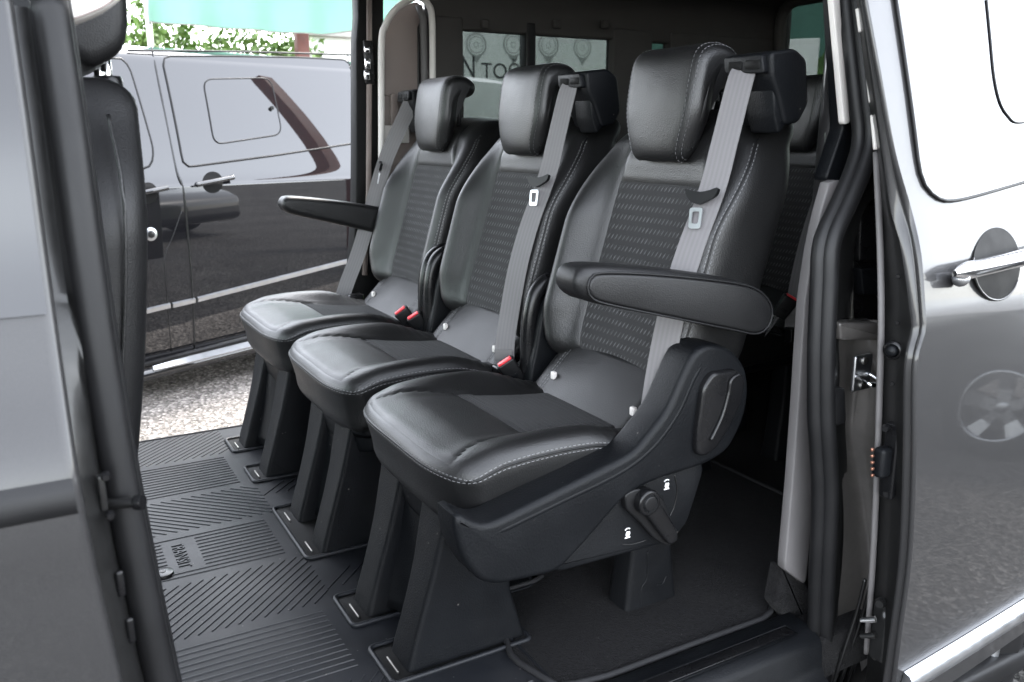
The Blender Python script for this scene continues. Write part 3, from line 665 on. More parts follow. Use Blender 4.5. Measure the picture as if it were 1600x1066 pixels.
# handle over a flat disc, coloured dark for the shade in its cup
hc = on_skin(1560, 412); CUP = []
ang = np.linspace(0, 2 * math.pi, 40, endpoint=False)
cup_o = np.array([on_skin(1556 + 47 * math.cos(a) * 0.78, 412 + 58 * math.sin(a) * 0.98)[[0, 2]] for a in ang])
V, F = [], []
for i in range(8):
    t = i / 8; k = math.cos(t * math.pi / 2)
    for p in cup_o: q = cup_o.mean(0) + (p - cup_o.mean(0)) * (k if i else 1.0); V.append(skin_pt(q[0], q[1], -0.0025 + 0.0 * t))
cupc = cup_o.mean(0)
V = []
for i in range(9):
    t = i / 8; k = 1 - t
    for p in cup_o: q = cupc + (p - cupc) * max(k, 0.02); V.append(skin_pt(q[0], q[1], -0.0016 - 0.0022 * math.sin(min(t * 6, 1) * math.pi / 2) * 0 ))
F = [[i * 40 + k, i * 40 + (k + 1) % 40, (i + 1) * 40 + (k + 1) % 40, (i + 1) * 40 + k] for i in range(8) for k in range(40)]
cup = build('cup_shade_disc', V, F, MATTE_B, door)
build('cup_rim', *tube([skin_pt(p[0], p[1], -0.0015) for p in cup_o[3:22]], 0.0018, 8, up=(0, 1, 0)), PAINT, cup)
ha, hb = on_skin(1492, 428, -0.022), on_skin(1690, 378, -0.022)
sec = round_outline([(-0.010, -0.0135), (0.006, -0.0125), (0.010, 0.0), (0.006, 0.0125), (-0.008, 0.0135), (-0.012, 0.0)], 0.005, 3)
ns = 24; V, F = [], []
ax = (hb - ha) / np.linalg.norm(hb - ha); upv = np.array([0, 0, 1.0]); upv -= ax * ax.dot(upv); upv /= np.linalg.norm(upv); outv = np.cross(ax, upv)
if outv[1] > 0: outv = -outv
for i in range(ns):
    t = i / (ns - 1); s = min(1.0, math.sqrt(max(1e-4, min(t, 1 - t) * 14))); s = max(s, 0.35)
    for a, b in sec: V.append(ha + (hb - ha) * t + outv * (a * s + 0.006 * math.sin(math.pi * t)) + upv * b * s)
m_s = len(sec)
for i in range(ns - 1):
    for k in range(m_s): F.append([i * m_s + k, i * m_s + (k + 1) % m_s, (i + 1) * m_s + (k + 1) % m_s, (i + 1) * m_s + k])
F += [list(range(m_s)), [(ns - 1) * m_s + k for k in range(m_s)][::-1]]
hd = build('door_handle', V, F, CHROME, door, sharp=60)
build('handle_base', *tube([on_skin(1500, 436, -0.004), on_skin(1502, 435, -0.018)], 0.012, 12, up=(0, 0, 1)), SATIN, hd)
# bright strip low on the door
s0, s1 = on_skin(1412, 1048), on_skin(1600, 934)
def stripz(x): return s0[2] + (s1[2] - s0[2]) / (s1[0] - s0[0]) * (x - s0[0]) * (1 if x < s1[0] else 1)
prof = [(0.022, 0.0), (0.019, 0.012), (0.006, 0.021), (-0.010, 0.019), (-0.020, 0.010), (-0.024, 0.0)]
V, F = [], []; xx = np.linspace(s0[0], s0[0] + 0.95, 40)
for i, x in enumerate(xx):
    for dz, o in prof: V.append(skin_pt(x, s0[2] + (s1[2] - s0[2]) / (s1[0] - s0[0]) * min(x - s0[0], 0.6) - 0.024 + dz, -o - 0.001))
k = len(prof)
for i in range(len(xx) - 1):
    for j in range(k - 1): F.append([i * k + j, i * k + j + 1, (i + 1) * k + j + 1, (i + 1) * k + j])
F.append(list(range(k)))
build('bright_strip', V, F, SATIN, door, sharp=50)
# inner lining of the open door, gives it thickness
build('door_lining', *strip([BL, BL + [0.3, 0.03, 0], BL + [1.1, 0.09, 0]]), PLASTIC, door)

# ---- the rest of the van's shell, so that it stands and shades as a whole
build('underbody', *slab(-2.2, 2.72, 0.93, 2.64, -0.36, -0.30, 0.02), RUBBER, van)
def cab_row(x, y0, y1, z, r=0.16):
    return round_outline([(y0, -0.34), (y1, -0.34), (y1, z), (y0, z)], [0.03, 0.03, r, r], 5)
V, F = [], []; st_x = [(-2.45, 1.12, 2.42, 0.10), (-2.38, 1.0, 2.54, 0.22), (-2.2, 0.90, 2.64, 0.33), (-1.9, 0.85, 2.69, 0.42), (-1.55, 0.82, 2.72, 0.50), (-1.08, 0.81, 2.73, 0.56)]
for x, a, b, z in st_x:
    o = cab_row(x, a, b, z, 0.10); k = len(o); V += [(x, p[0], p[1]) for p in o]
for i in range(len(st_x) - 1):
    for j in range(k): F.append([i * k + j, i * k + (j + 1) % k, (i + 1) * k + (j + 1) % k, (i + 1) * k + j])
F += [list(range(k))]
build('bonnet', V, F, PAINT, van, sharp=60)
build('dashboard', *rbox((-1.12, 1.77, 0.36), (0.18, 0.80, 0.22), 0.06, 3), PLASTIC, van)
ws = [(-1.80, 0.93, 0.47), (-1.80, 2.61, 0.47), (-1.05, 2.52, 1.40), (-1.05, 1.02, 1.40)]
build('windscreen', ws + [(a + 0.004, b, c - 0.003) for a, b, c in ws], [[0, 1, 2, 3], [7, 6, 5, 4], [0, 1, 5, 4], [1, 2, 6, 5], [2, 3, 7, 6], [3, 0, 4, 7]], glass('windscreen_glass', (0.8, 0.85, 0.82)), van, smooth=False)
for a, b in ((0, 3), (1, 2)): build('screen_pillar', *tube([ws[a], ws[b]], 0.05, 10), PAINT, van)
def wheel(parent, c, ax, out):
    """tyre with a spoked rim; ax is the rolling direction, out the outward axle direction"""
    prof = [(0.22, 0.09), (0.28, 0.11), (0.318, 0.10), (0.33, 0.07), (0.33, -0.07), (0.318, -0.10), (0.28, -0.11), (0.22, -0.09)]; pts = []; m_ = 32
    for i in range(m_):
        a = 2 * math.pi * i / m_; rd = ax * math.cos(a) + np.array([0, 0, math.sin(a)])
        for r, o in prof: pts.append(c + rd * r + out * o)
    kk = len(prof); ty = build('tyre', pts, [[i * kk + j, i * kk + (j + 1) % kk, ((i + 1) % m_) * kk + (j + 1) % kk, ((i + 1) % m_) * kk + j] for i in range(m_) for j in range(kk)], RUBBER, parent, sharp=50)
    build('rim_barrel', *tube([c - out * 0.09, c + out * 0.088], [0.225, 0.225], 32, cap=False), SATIN, ty, sharp=40)
    ring_ = [c + out * 0.085 + 0.222 * (ax * math.cos(t) + np.array([0, 0, math.sin(t)])) for t in np.linspace(0, 2 * math.pi, 36, endpoint=False)]
    build('rim_lip', *tube(ring_, 0.013, 8, closed=True, up=out), SATIN, ty)
    build('hub', *tube([c - out * 0.05, c + out * 0.05, c + out * 0.062], [0.055, 0.055, 0.035], 20), SATIN, ty, sharp=40)
    for i in range(5):
        a = 2 * math.pi * i / 5 + 0.3; rd = ax * math.cos(a) + np.array([0, 0, math.sin(a)]); pd = -ax * math.sin(a) + np.array([0, 0, math.cos(a)])
        q = []
        for r, w, o in ((0.03, 0.036, 0.060), (0.12, 0.036, 0.058), (0.222, 0.056, 0.080)):
            for s, d in ((-1, 0), (1, 0), (1, -0.03), (-1, -0.03)): q.append(c + rd * r + pd * w * s + out * (o + d))
        build('spoke', q, [[4 * i + j, 4 * i + (j + 1) % 4, 4 * i + 4 + (j + 1) % 4, 4 * i + 4 + j] for i in range(2) for j in range(4)] + [[0, 1, 2, 3], [11, 10, 9, 8]], SATIN, ty, smooth=False)
    return ty
for x in (-1.70, 1.62):
    for y, o in ((1.05, -1.0), (2.50, 1.0)): wheel(van, np.array([x, y, GZ + 0.33]), np.array([1.0, 0, 0]), np.array([0, o, 0]))
# ------------------------------------------------------------------ the second-row seats
CACHE = {}
def cached(key, name, parent, fn):
    """share mesh data between alike seats"""
    if key in CACHE:
        o = link_mesh(name, CACHE[key], parent)
        return tag(o, kind='stuff') if name == 'stitching' else o
    o = fn(); CACHE[key] = o.data
    return o
XB = 0.70                                        # every seat's base point
def xf(z): return 0.945 + 0.30 * (np.asarray(z, float) - 0.48)   # front plane of the backrest

# ---- cushion
CU_C, CU_H, CU_R = np.array([0.710, 0.0, 0.337]), np.array([0.224, 0.220, 0.070]), 0.032
def cushion_map(P):
    V, n = rounded(P, CU_H, CU_R); V = V + CU_C
    x, y, z = V.T.copy(); u = np.clip((x - 0.49) / 0.444, 0, 1); t = np.abs(y) / 0.218; w = sstep(0.29, 0.40, z); wt = sstep(0.345, 0.40, z)
    bol = sstep(0.52, 0.86, t)
    z2 = z + wt * (-0.034 * sstep(0.12, 0.9, u) * (1 - bol) + bol * (0.016 * np.sin(np.pi * np.clip(u / 0.8, 0, 1)) - 0.036 * sstep(0.55, 1.0, u)))
    z2 = z2 - wt * 0.010 * (1 - sstep(0, 0.2, u)) + wt * 0.004 * np.cos(y * 9) 
    z2 = z2 + (1 - w) * (0.016 + 0.014 * sstep(0.1, 0.8, u))
    x2 = x + 0.035 * t ** 4 * (1 - u) ** 5 + 0.014 * (1 - w) * (1 - u) ** 2
    y2 = y * (1 - 0.05 * (1 - w)) * (1 - 0.05 * sstep(0.75, 1, u))
    # soft puckers in the leather behind the bolster
    z2 = z2 + wt * bol * 0.0016 * np.sin(x * 260 + y * 80) * sstep(0.55, 0.8, u)
    # seam grooves: side seams, rear edge of the front panel
    iny = np.abs(np.abs(P[:, 1]) - SEAM_Y(P[:, 0] + CU_C[0])); g = 0.0032 * np.exp(-(iny / 0.0045) ** 2) * sstep(0.495, 0.53, P[:, 0] + CU_C[0]) * (P[:, 0] + CU_C[0] > 0.50)
    ing = (np.abs(P[:, 1]) < SEAM_Y(P[:, 0] + CU_C[0]))
    g2 = 0.003 * np.exp(-((P[:, 0] + CU_C[0] - 0.668) / 0.004) ** 2) * ing
    g3 = 0.004 * np.exp(-((P[:, 0] + CU_C[0] - 0.499) / 0.003) ** 2) * ing * 0.4
    top = (P[:, 2] > CU_H[2] - 1e-6)
    z2 = z2 - top * (g + g2 + g3)
    return np.c_[x2, y2, z2], n
def SEAM_Y(x): return 0.176 - 0.020 * sstep(0.49, 0.56, x) - 0.034 * sstep(0.53, 0.72, x)
def cushion_parts(seat, yc):
    s = 0.0065
    xs = np.linspace(-CU_H[0], CU_H[0], 74); ys = np.linspace(-CU_H[1], CU_H[1], 76); zs = np.linspace(-CU_H[2], CU_H[2], 18)
    P, F, side = boxgrid(xs, ys, zs); V, n = cushion_map(P)
    ctr = np.array([P[f].mean(0) for f in F]) + [CU_C[0], 0, 0]
    sy = SEAM_Y(ctr[:, 0]); reg = {'cushion': [], 'front_panel': [], 'seat_insert': []}
    for k, f in enumerate(F):
        if side[k] == '+z' and abs(ctr[k, 1]) < sy[k] and ctr[k, 0] > 0.499:
            reg['front_panel' if ctr[k, 0] < 0.668 else 'seat_insert'].append(k)
        else: reg['cushion'].append(k)
    out = None
    V = V + [0, yc, 0]
    cu = cached('cushion', 'cushion', seat, lambda: build('cushion', *submesh(V, F, reg['cushion'])[:2], LEATHER, seat))
    cached('front_panel', 'front_panel', cu, lambda: build('front_panel', *submesh(V, F, reg['front_panel'])[:2], LEATHER, cu))
    def ins():
        v, f, used = submesh(V, F, reg['seat_insert']); return build('seat_insert', v, f, FABRIC_C, cu, uv=P[used][:, [1, 0]] + 1.0)
    cached('seat_insert', 'seat_insert', cu, ins)
    def seam(pts):
        q, nn = cushion_map(np.asarray(pts)); return q + [0, yc, 0], nn
    def st():
        paths = []
        for dz in (-0.004, 0.006):
            # perimeter seam round the front and both sides, on the shoulder of the pad
            a = [(x, -CU_H[1], 0.047 + dz) for x in np.linspace(0.13, -CU_H[0] + 0.0, 60)]
            b = [(-CU_H[0], y, 0.047 + dz) for y in np.linspace(-CU_H[1], CU_H[1], 60)]
            c = [(x, CU_H[1], 0.047 + dz) for x in np.linspace(-CU_H[0], 0.2, 60)]
            q, nn = seam(a + b + c); paths.append((q + nn * 0.0006, nn))
        return stitches(paths, 'stitching', cu)
    cached('cushion_stitch', 'stitching', cu, st)
    def pip():
        a = [(x, -CU_H[1], 0.048) for x in np.linspace(0.15, -CU_H[0], 50)] + [(-CU_H[0], y, 0.048) for y in np.linspace(-CU_H[1], CU_H[1], 50)] + [(x, CU_H[1], 0.048) for x in np.linspace(-CU_H[0], 0.2, 50)]
        q, nn = seam(a); return build('piping', *tube(q - nn * 0.0006, 0.0022, 6), LEATHER_D, cu)
    cached('cushion_piping', 'piping', cu, pip)
    return cu

# ---- rear flap of the cushion, with the two child-seat anchor caps
def flap_parts(cu, yc):
    def fl():
        u = np.linspace(-0.185, 0.185, 50); v = np.linspace(0, 1, 16); V = []
        for b in (0, 1):
            for t in v:
                for y in u:
                    X = 0.832 + 0.118 * t + 0.012 * (1 - np.cos(y * 8)); Z = 0.352 + 0.115 * t ** 1.25 + 0.010 * math.sin(math.pi * t)
                    Z -= 0.003 * math.exp(-((abs(y) - 0.142) / 0.004) ** 2)
                    e = max(0, (abs(y) - 0.165) / 0.02); X += 0.012 * e * e
                    V.append((X + b * 0.02, yc + y, Z - b * 0.012))
        n = len(u); m = len(v); F = []
        for b in (0, 1):
            for i in range(m - 1):
                for j in range(n - 1):
                    a = b * n * m + i * n + j; F.append([a, a + 1, a + n + 1, a + n])
        rim = [i for i in range(n)] + [i * n + n - 1 for i in range(1, m)] + [(m - 1) * n + j for j in range(n - 2, -1, -1)] + [i * n for i in range(m - 2, 0, -1)]
        for a, b in zip(rim, rim[1:] + rim[:1]): F.append([a, b, b + n * m, a + n * m])
        return build('cushion_flap', V, F, LEATHER_D, cu)
    cached('flap', 'cushion_flap', cu, fl)
    def caps(y):
        return lambda: build('anchor_cap', *rbox((0.8865, yc + y, 0.405), (0.005, 0.006, 0.008), 0.003, 3), TRIM_L, cu)
    for y in (-0.135, 0.125): cached('cap%g' % y, 'anchor_cap', cu, caps(y))
    def st():
        P = []
        for y in (-0.142, 0.142):
            t = np.linspace(0.05, 0.95, 30); X = 0.832 + 0.118 * t + 0.012 * (1 - np.cos(y * 8)); Z = 0.352 + 0.115 * t ** 1.25 + 0.010 * np.sin(np.pi * t)
            for d in (-0.004, 0.004): P.append((np.c_[X - 0.002, np.full(30, yc + y + d), Z + 0.0006], np.tile([-0.7, 0, 0.7], (30, 1))))
        return stitches(P, 'stitching', cu)
    cached('flap_stitch', 'stitching', cu, st)

# ---- backrest
BK_H, BK_R = np.array([0.062, 0.226, 0.246]), 0.046
BK_C = np.array([0.062, 0.0, 0.676])
BI = 0.127
def back_map(P):
    V, n = rounded(P, BK_H, BK_R); V = V + BK_C
    d, y, z = V.T.copy(); t = np.abs(y) / 0.226; front = 1 - sstep(0.02, 0.09, d)
    zt = np.clip((z - 0.43) / 0.49, 0, 1)
    B = sstep(0.56, 0.88, t); hz = sstep(0.89, 0.70, z) * (0.55 + 0.45 * sstep(0.43, 0.55, z))
    off = -0.060 * B * hz * front
    off = off + 0.006 * np.cos(y * 12) * front * (1 - B) * sstep(0.9, 0.8, z)
    # seams
    onf = (P[:, 0] < -BK_H[0] + 1e-6)
    zz = P[:, 2] + BK_C[2]; yy = np.abs(P[:, 1])
    g = 0.005 * np.exp(-((yy - BI) / 0.0045) ** 2) * (zz < 0.90)
    g = g + 0.004 * np.exp(-((zz - 0.787) / 0.004) ** 2) * (yy < BI)
    off = off + onf * g
    puff = -0.007 * onf * (yy < BI) * np.exp(-((zz - 0.83) / 0.03) ** 2)
    x = xf(z) + d + off + puff
    # shoulders narrow, waist tucks in
    k = 1 - 0.20 * sstep(0.74, 0.93, z) ** 1.5 - 0.07 * sstep(0.52, 0.43, z) - 0.02 * (1 - front)
    z2 = z - 0.018 * t ** 3 * sstep(0.8, 0.92, z)
    x = x + 0.030 * sstep(0.86, 0.93, z)
    return np.c_[x, y * k, z2], n
def backrest_parts(seat, yc):
    xs = np.linspace(-BK_H[0], BK_H[0], 20); ys = np.linspace(-BK_H[1], BK_H[1], 80); zs = np.linspace(-BK_H[2], BK_H[2], 84)
    P, F, side = boxgrid(xs, ys, zs); V, n = back_map(P); V = V + [0, yc, 0]
    ctr = np.array([P[f].mean(0) for f in F]) + [0, 0, BK_C[2]]
    reg = {'b': [], 'i': [], 'y': []}
    for k in range(len(F)):
        if side[k] == '-x' and abs(ctr[k, 1]) < BI and ctr[k, 2] > 0.44: reg['i' if ctr[k, 2] < 0.787 else 'y'].append(k)
        else: reg['b'].append(k)
    bk = cached('back', 'backrest', seat, lambda: build('backrest', *submesh(V, F, reg['b'])[:2], LEATHER, seat))
    def ins():
        v, f, used = submesh(V, F, reg['i']); return build('back_insert', v, f, FABRIC, bk, uv=P[used][:, [1, 2]] + 1.0)
    cached('back_i', 'back_insert', bk, ins)
    cached('back_y', 'yoke_panel', bk, lambda: build('yoke_panel', *submesh(V, F, reg['y'])[:2], LEATHER, bk))
    def st():
        paths = []
        for sgn in (-1, 1):
            for d in (-0.052, -0.040):
                q, nn = back_map(np.array([(d, sgn * BK_H[1], z) for z in np.linspace(-0.22, 0.20, 70)])); paths.append((q + nn * 0.0006 + [0, yc, 0], nn))
        return stitches(paths, 'stitching', bk)
    cached('back_s', 'stitching', bk, st)
    for sgn in (-1, 1):
        def pp(sgn=sgn):
            q, nn = back_map(np.array([(-0.046, sgn * BK_H[1], z) for z in np.linspace(-0.23, 0.21, 70)])); return build('piping', *tube(q - nn * 0.0004 + [0, yc, 0], 0.002, 6), LEATHER_D, bk)
        cached('back_p%d' % sgn, 'piping', bk, pp)
    return bk

# ---- headrest
HR_OUT = smooth_outline([(1.012, 0.842), (1.010, 0.90), (1.018, 0.96), (1.034, 1.004), (1.065, 1.021), (1.105, 1.018), (1.128, 1.000), (1.128, 0.978), (1.110, 0.966),
                         (1.086, 0.962), (1.074, 0.935), (1.068, 0.890), (1.058, 0.848), (1.036, 0.828)], 72)
def headrest_parts(seat, yc, key='hr'):
    def taper(V):
        V = np.array(V); V[:, 2] += 0.010 * sstep(0.88, 1.0, V[:, 2]); ly = V[:, 1] - yc; k = 0.74 + 0.26 * sstep(0.82, 0.93, V[:, 2]); V[:, 1] = yc + ly * k
        # crowned front face
        fr = sstep(1.05, 1.01, V[:, 0]); V[:, 0] += fr * 0.9 * (np.abs(ly) ** 2)
        return V
    def hr():
        V, F = pad(HR_OUT, yc - 0.103, yc + 0.103, 0.026, 'xz', 7)
        # extra loops across the width so that the crown is smooth
        n = len(HR_OUT); Vl = [V[:n * 8]]; 
        mids = [np.c_[HR_OUT[:, 0], np.full(n, yc + y), HR_OUT[:, 1]] for y in np.linspace(-0.077, 0.077, 13)[1:-1]]
        A = [V[i * n:(i + 1) * n] for i in range(8)] + mids + [V[i * n:(i + 1) * n] for i in range(8, 16)]
        VV = taper(np.vstack(A)); m = len(A); FF = []
        for i in range(m - 1):
            for k in range(n): FF.append([i * n + k, i * n + (k + 1) % n, (i + 1) * n + (k + 1) % n, (i + 1) * n + k])
        FF.append(list(range(n))); FF.append([(m - 1) * n + k for k in range(n)][::-1])
        return build('headrest', VV, FF, LEATHER, seat)
    h = cached(key, 'headrest', seat, hr)
    def st():
        paths = []
        for sgn in (-1, 1):
            for a, ins in ((0.0815, 0.0005), (0.0925, 0.005)):
                q = poly_inset(HR_OUT, ins - 0.0008); q = np.r_[q[62:], q[:36]] if False else q
                P = np.c_[q[:, 0], np.full(len(q), yc + sgn * a), q[:, 1]]; P = np.vstack([P, P[:1]])
                nr = np.c_[np.gradient(P[:, 2]), np.zeros(len(P)), -np.gradient(P[:, 0])] * -1 + np.array([0, sgn * 0.004, 0])
                keep = [k for k in range(len(P)) if not (P[k, 0] > 1.065 and P[k, 2] < 1.0)]
                # front and top run only
                i0 = int(np.argmin(P[:-1, 2])); P2 = np.roll(P[:-1], -i0, 0); n2 = np.roll(nr[:-1], -i0, 0)
                i1 = int(np.argmax(P2[:, 0])); 
                if P2[5, 0] > P2[0, 0] + 0.004: P2, n2 = P2[::-1], n2[::-1]; i1 = int(np.argmax(P2[:, 0]))
                P2, n2 = taper(P2[:i1]), n2[:i1]
                n2 = np.c_[-(1.06 - P2[:, 0]) * -1, np.full(len(P2), sgn * 0.05), (P2[:, 2] - 0.93)]
                paths.append((P2, n2))
        return stitches(paths, 'stitching', h)
    cached(key + 's', 'stitching', h, st)
    for y in (-0.05, 0.05): cached(key + 'p%g' % y, 'headrest_post', seat, lambda y=y: build('headrest_post', *tube([(1.095, yc + y, 0.88), (1.10, yc + y, 0.975)], 0.006, 10), BUCKLE, seat))
    return h

def belt_parts(seat, yc, sd, top=0.0, key=''):
    Y = lambda ly: yc + sd * ly
    O = round_outline([(1.040, 1.002), (1.095, 1.010), (1.122, 0.994), (1.134, 0.925), (1.115, 0.895), (1.082, 0.890), (1.062, 0.935), (1.045, 0.965)], 0.009, 3)
    b = cached('bbox%d' % sd, 'belt_guide', seat, lambda: build('belt_guide', *pad(O, Y(-0.252), Y(-0.150), 0.007, 'xz', 3), PLASTIC, seat, sharp=50))
    def plate():
        q = round_outline([(-0.247, 0.970), (-0.160, 0.974), (-0.155, 1.000), (-0.240, 0.999)], 0.006, 3)
        V, F = pad([(Y(a), z) for a, z in q], 1.032, 1.046, 0.002, 'yz', 2); return build('mouth_plate', V, F, PLASTIC, b, sharp=45)
    cached('bplate%d' % sd, 'mouth_plate', b, plate)
    for a0, a1 in ((-0.238, -0.205), (-0.199, -0.168)):
        def slot(a0=a0, a1=a1):
            q = round_outline([(a0, 0.977), (a1, 0.978), (a1, 0.992), (a0, 0.991)], 0.004, 3)
            return build('belt_slot', *pad([(Y(a), z) for a, z in q], 1.0305, 1.034, 0.0008, 'yz', 1), MATTE_B, b, sharp=45)
        cached('bslot%d%g' % (sd, a0), 'belt_slot', b, slot)
    def wedge():
        q = [(1.055, 0.955), (1.09, 0.966), (1.10, 0.90), (1.075, 0.876), (1.062, 0.905)]
        return build('guide_wedge', *pad(round_outline(q, 0.008, 3), Y(-0.246), Y(-0.185), 0.004, 'xz', 2), PLASTIC, b, sharp=45)
    cached('bwedge%d' % sd, 'guide_wedge', b, wedge)
    def belt():
        p = catmull([(1.045, Y(-0.200), 0.984), (1.030, Y(-0.201), 0.968), (1.000, Y(-0.203), 0.865), (0.978, Y(-0.204), 0.79), (0.934, Y(-0.206), 0.69), (0.905, Y(-0.206), 0.60), (0.884, Y(-0.206), 0.50), (0.868, Y(-0.214), 0.43), (0.862, Y(-0.222), 0.375)], 10)
        if sd < 0:
            p = catmull([(1.050, Y(-0.185), 0.984), on_y(640, 165, Y(-0.19)), on_y(622, 205, Y(-0.215)), on_y(600, 258, Y(-0.235)), on_y(578, 335, Y(-0.252)), on_y(560, 395, Y(-0.262)), on_y(543, 440, Y(-0.268)), on_y(536, 462, Y(-0.27))], 10)
        w = np.linspace(0, 1, len(p))[:, None]
        wd = np.array([0.35, -0.94 * sd, 0.0]) * (1 - w) + np.array([0.65, -0.75 * sd, 0.05]) * w
        wd[:, 2] += 0.18
        if sd < 0: wd = np.tile([0.85, -0.45, 0.20], (len(p), 1))
        return ribbon(p, wd, 0.046, 0.0016, BELT, 'belt', seat)
    bt = cached('belt%d' % sd, 'belt', seat, belt)
    def tongue():
        c = np.array([0.955, Y(-0.204), 0.785]); a = np.array([0.30, -0.95 * sd, 0.06]); a /= np.linalg.norm(a)   # across the belt
        d = np.array([-0.30, 0.42 * sd, -0.82]); d -= a * d.dot(a); d /= np.linalg.norm(d); n = np.cross(a, d)
        pr = [(-0.034, 0.010), (-0.020, 0.006), (0.0, 0.002), (0.020, 0.006), (0.036, 0.012), (0.034, -0.006), (0.020, -0.018), (-0.002, -0.030), (-0.020, -0.022), (-0.030, -0.006)]
        o = smooth_outline(np.array(pr) * [0.84, 0.62], 40); V = [];
        for s in (-0.004, 0.004):
            for u, v in o: V.append(c + a * u - d * v + n * s)
        k = len(o); F = [[i, (i + 1) % k, k + (i + 1) % k, k + i] for i in range(k)] + [list(range(k)), list(range(k, 2 * k))[::-1]]
        return build('belt_tongue', V, F, BUCKLE, bt, sharp=50)
    tg = cached('tongue%d' % sd, 'belt_tongue', bt, tongue)
    def loop():
        c = np.array([0.955, Y(-0.204), 0.785]); a = np.array([0.30, -0.95 * sd, 0.06]); a /= np.linalg.norm(a)
        d = np.array([-0.30, 0.42 * sd, -0.82]); d -= a * d.dot(a); d /= np.linalg.norm(d); n = np.cross(a, d)
        out = round_outline([(-0.012, 0.024), (0.012, 0.024), (0.011, 0.058), (-0.011, 0.058)], 0.005, 3); inn = round_outline([(-0.0065, 0.030), (0.0065, 0.030), (0.006, 0.050), (-0.006, 0.050)], 0.003, 3)
        k = len(out); V, F = [], []
        for s in (-0.0013, 0.0013):
            for o in (out, inn):
                for u, v in o: V.append(c + a * (u - 0.006) + d * v + n * s)
        for i in range(k):
            j = (i + 1) % k; F += [[i, j, k + j, k + i], [2 * k + i, 2 * k + j, 3 * k + j, 3 * k + i], [i, j, 2 * k + j, 2 * k + i], [k + i, k + j, 3 * k + j, 3 * k + i]]
        return build('tongue_blade', V, F, SATIN, tg, smooth=False)
    cached('blade%d' % sd, 'tongue_blade', tg, loop)
    if sd > 0:
        def patch():
            c = np.array([0.8645, Y(-0.2165), 0.412]); a = np.array([0.62, -0.77, 0.10]); a /= np.linalg.norm(a); d = np.array([0.10, 0.12, 0.98]); d -= a * d.dot(a); d /= np.linalg.norm(d); n = np.cross(d, a)
            if n[1] > 0: n = -n
            V, F = rbox((0, 0, 0), (0.021, 0.012, 0.0012), 0.001, 2); return build('belt_patch', np.array([c + a * v[0] + d * v[1] + n * (v[2] + 0.0022) for v in V]), F, TRIM_G, bt)
        cached('bpatch', 'belt_patch', bt, patch)
    cached('anchor%d' % sd, 'belt_anchor', seat, lambda: build('belt_anchor', *rbox((0.862, Y(-0.222), 0.372), (0.024, 0.016, 0.020), 0.006, 3), PLASTIC_S, seat))

def buckle(seat, pos, top_dir, face, name='buckle'):
    """stalk-mounted buckle with a red press bar; top_dir points out of its mouth"""
    d = np.array(top_dir, float); d /= np.linalg.norm(d); f = np.array(face, float); f -= d * f.dot(d); f /= np.linalg.norm(f); a = np.cross(d, f)
    M = np.array([a, f, d]); c = np.array(pos, float)
    V, F = rbox((0, 0, -0.027), (0.019, 0.0115, 0.030), 0.005, 3); V[:, 0] *= 1 + 0.10 * (V[:, 2] + 0.03) / 0.03
    b = build(name, V @ M + c, F, BUCKLE, seat)
    V, F = rbox((0, 0.003, 0.003), (0.016, 0.0065, 0.0035), 0.002, 2); build('press_bar', V @ M + c, F, RED, b)
    V, F = tube([(0, 0, -0.055), (0, 0, -0.13)], 0.012, 8, ry=0.004); build('buckle_stalk', V @ M + c, F, BELT, b)
    V, F = rbox((0, 0.0117, -0.034), (0.009, 0.0006, 0.0045), 0.0004, 2); build('buckle_badge', V @ M + c, F, PLASTIC, b)
    return b

def leg(seat, y0, y1, key, front=True, sculpt=False):
    def fn():
        if front:
            prof = [(0.000, 0.464, 0.690), (0.03, 0.470, 0.682), (0.10, 0.490, 0.662), (0.18, 0.514, 0.655), (0.25, 0.532, 0.670), (0.31, 0.545, 0.70)]
        else:
            prof = [(0.000, 0.890, 1.012), (0.06, 0.895, 1.004), (0.14, 0.902, 0.992), (0.24, 0.905, 0.985), (0.30, 0.90, 0.99)]
        zz = np.linspace(0, prof[-1][0], 22); pz = [p[0] for p in prof]
        V, F = [], []; n = None
        for z in zz:
            a, b = np.interp(z, pz, [p[1] for p in prof]), np.interp(z, pz, [p[2] for p in prof])
            g = 0.010 * math.exp(-z / 0.05)
            fl = (0.022 * float(sstep(0.10, 0.30, z)) if front else 0.0)
            if front and sculpt:
                rc = 0.034 * min(1.0, z / 0.22)
                o = round_outline([(a - g * 0.3, y0 - g * 0.3), (a + 0.045, y0 - g * 0.3), (a + 0.066, y0 + rc), (b, y0 + rc), (b, y1 + g * 0.3 + fl), (a - g * 0.3, y1 + g * 0.3 + fl)], [0.011, 0.006, 0.006, 0.011, 0.011, 0.011], 4); n = len(o)
            else: o = round_outline([(a - g * 0.3, y0 - g * 0.3), (b, y0 - g * 0.3), (b, y1 + g * 0.3 + fl), (a - g * 0.3, y1 + g * 0.3 + fl)], 0.011, 4); n = len(o)
            for x, y in o: V.append((x, y, z))
        for i in range(len(zz) - 1):
            for k in range(n): F.append([i * n + k, i * n + (k + 1) % n, (i + 1) * n + (k + 1) % n, (i + 1) * n + k])
        F.append(list(range(n))[::-1]); F.append([(len(zz) - 1) * n + k for k in range(n)])
        return build('leg', V, F, PLASTIC_P, seat, sharp=60)
    return fn()

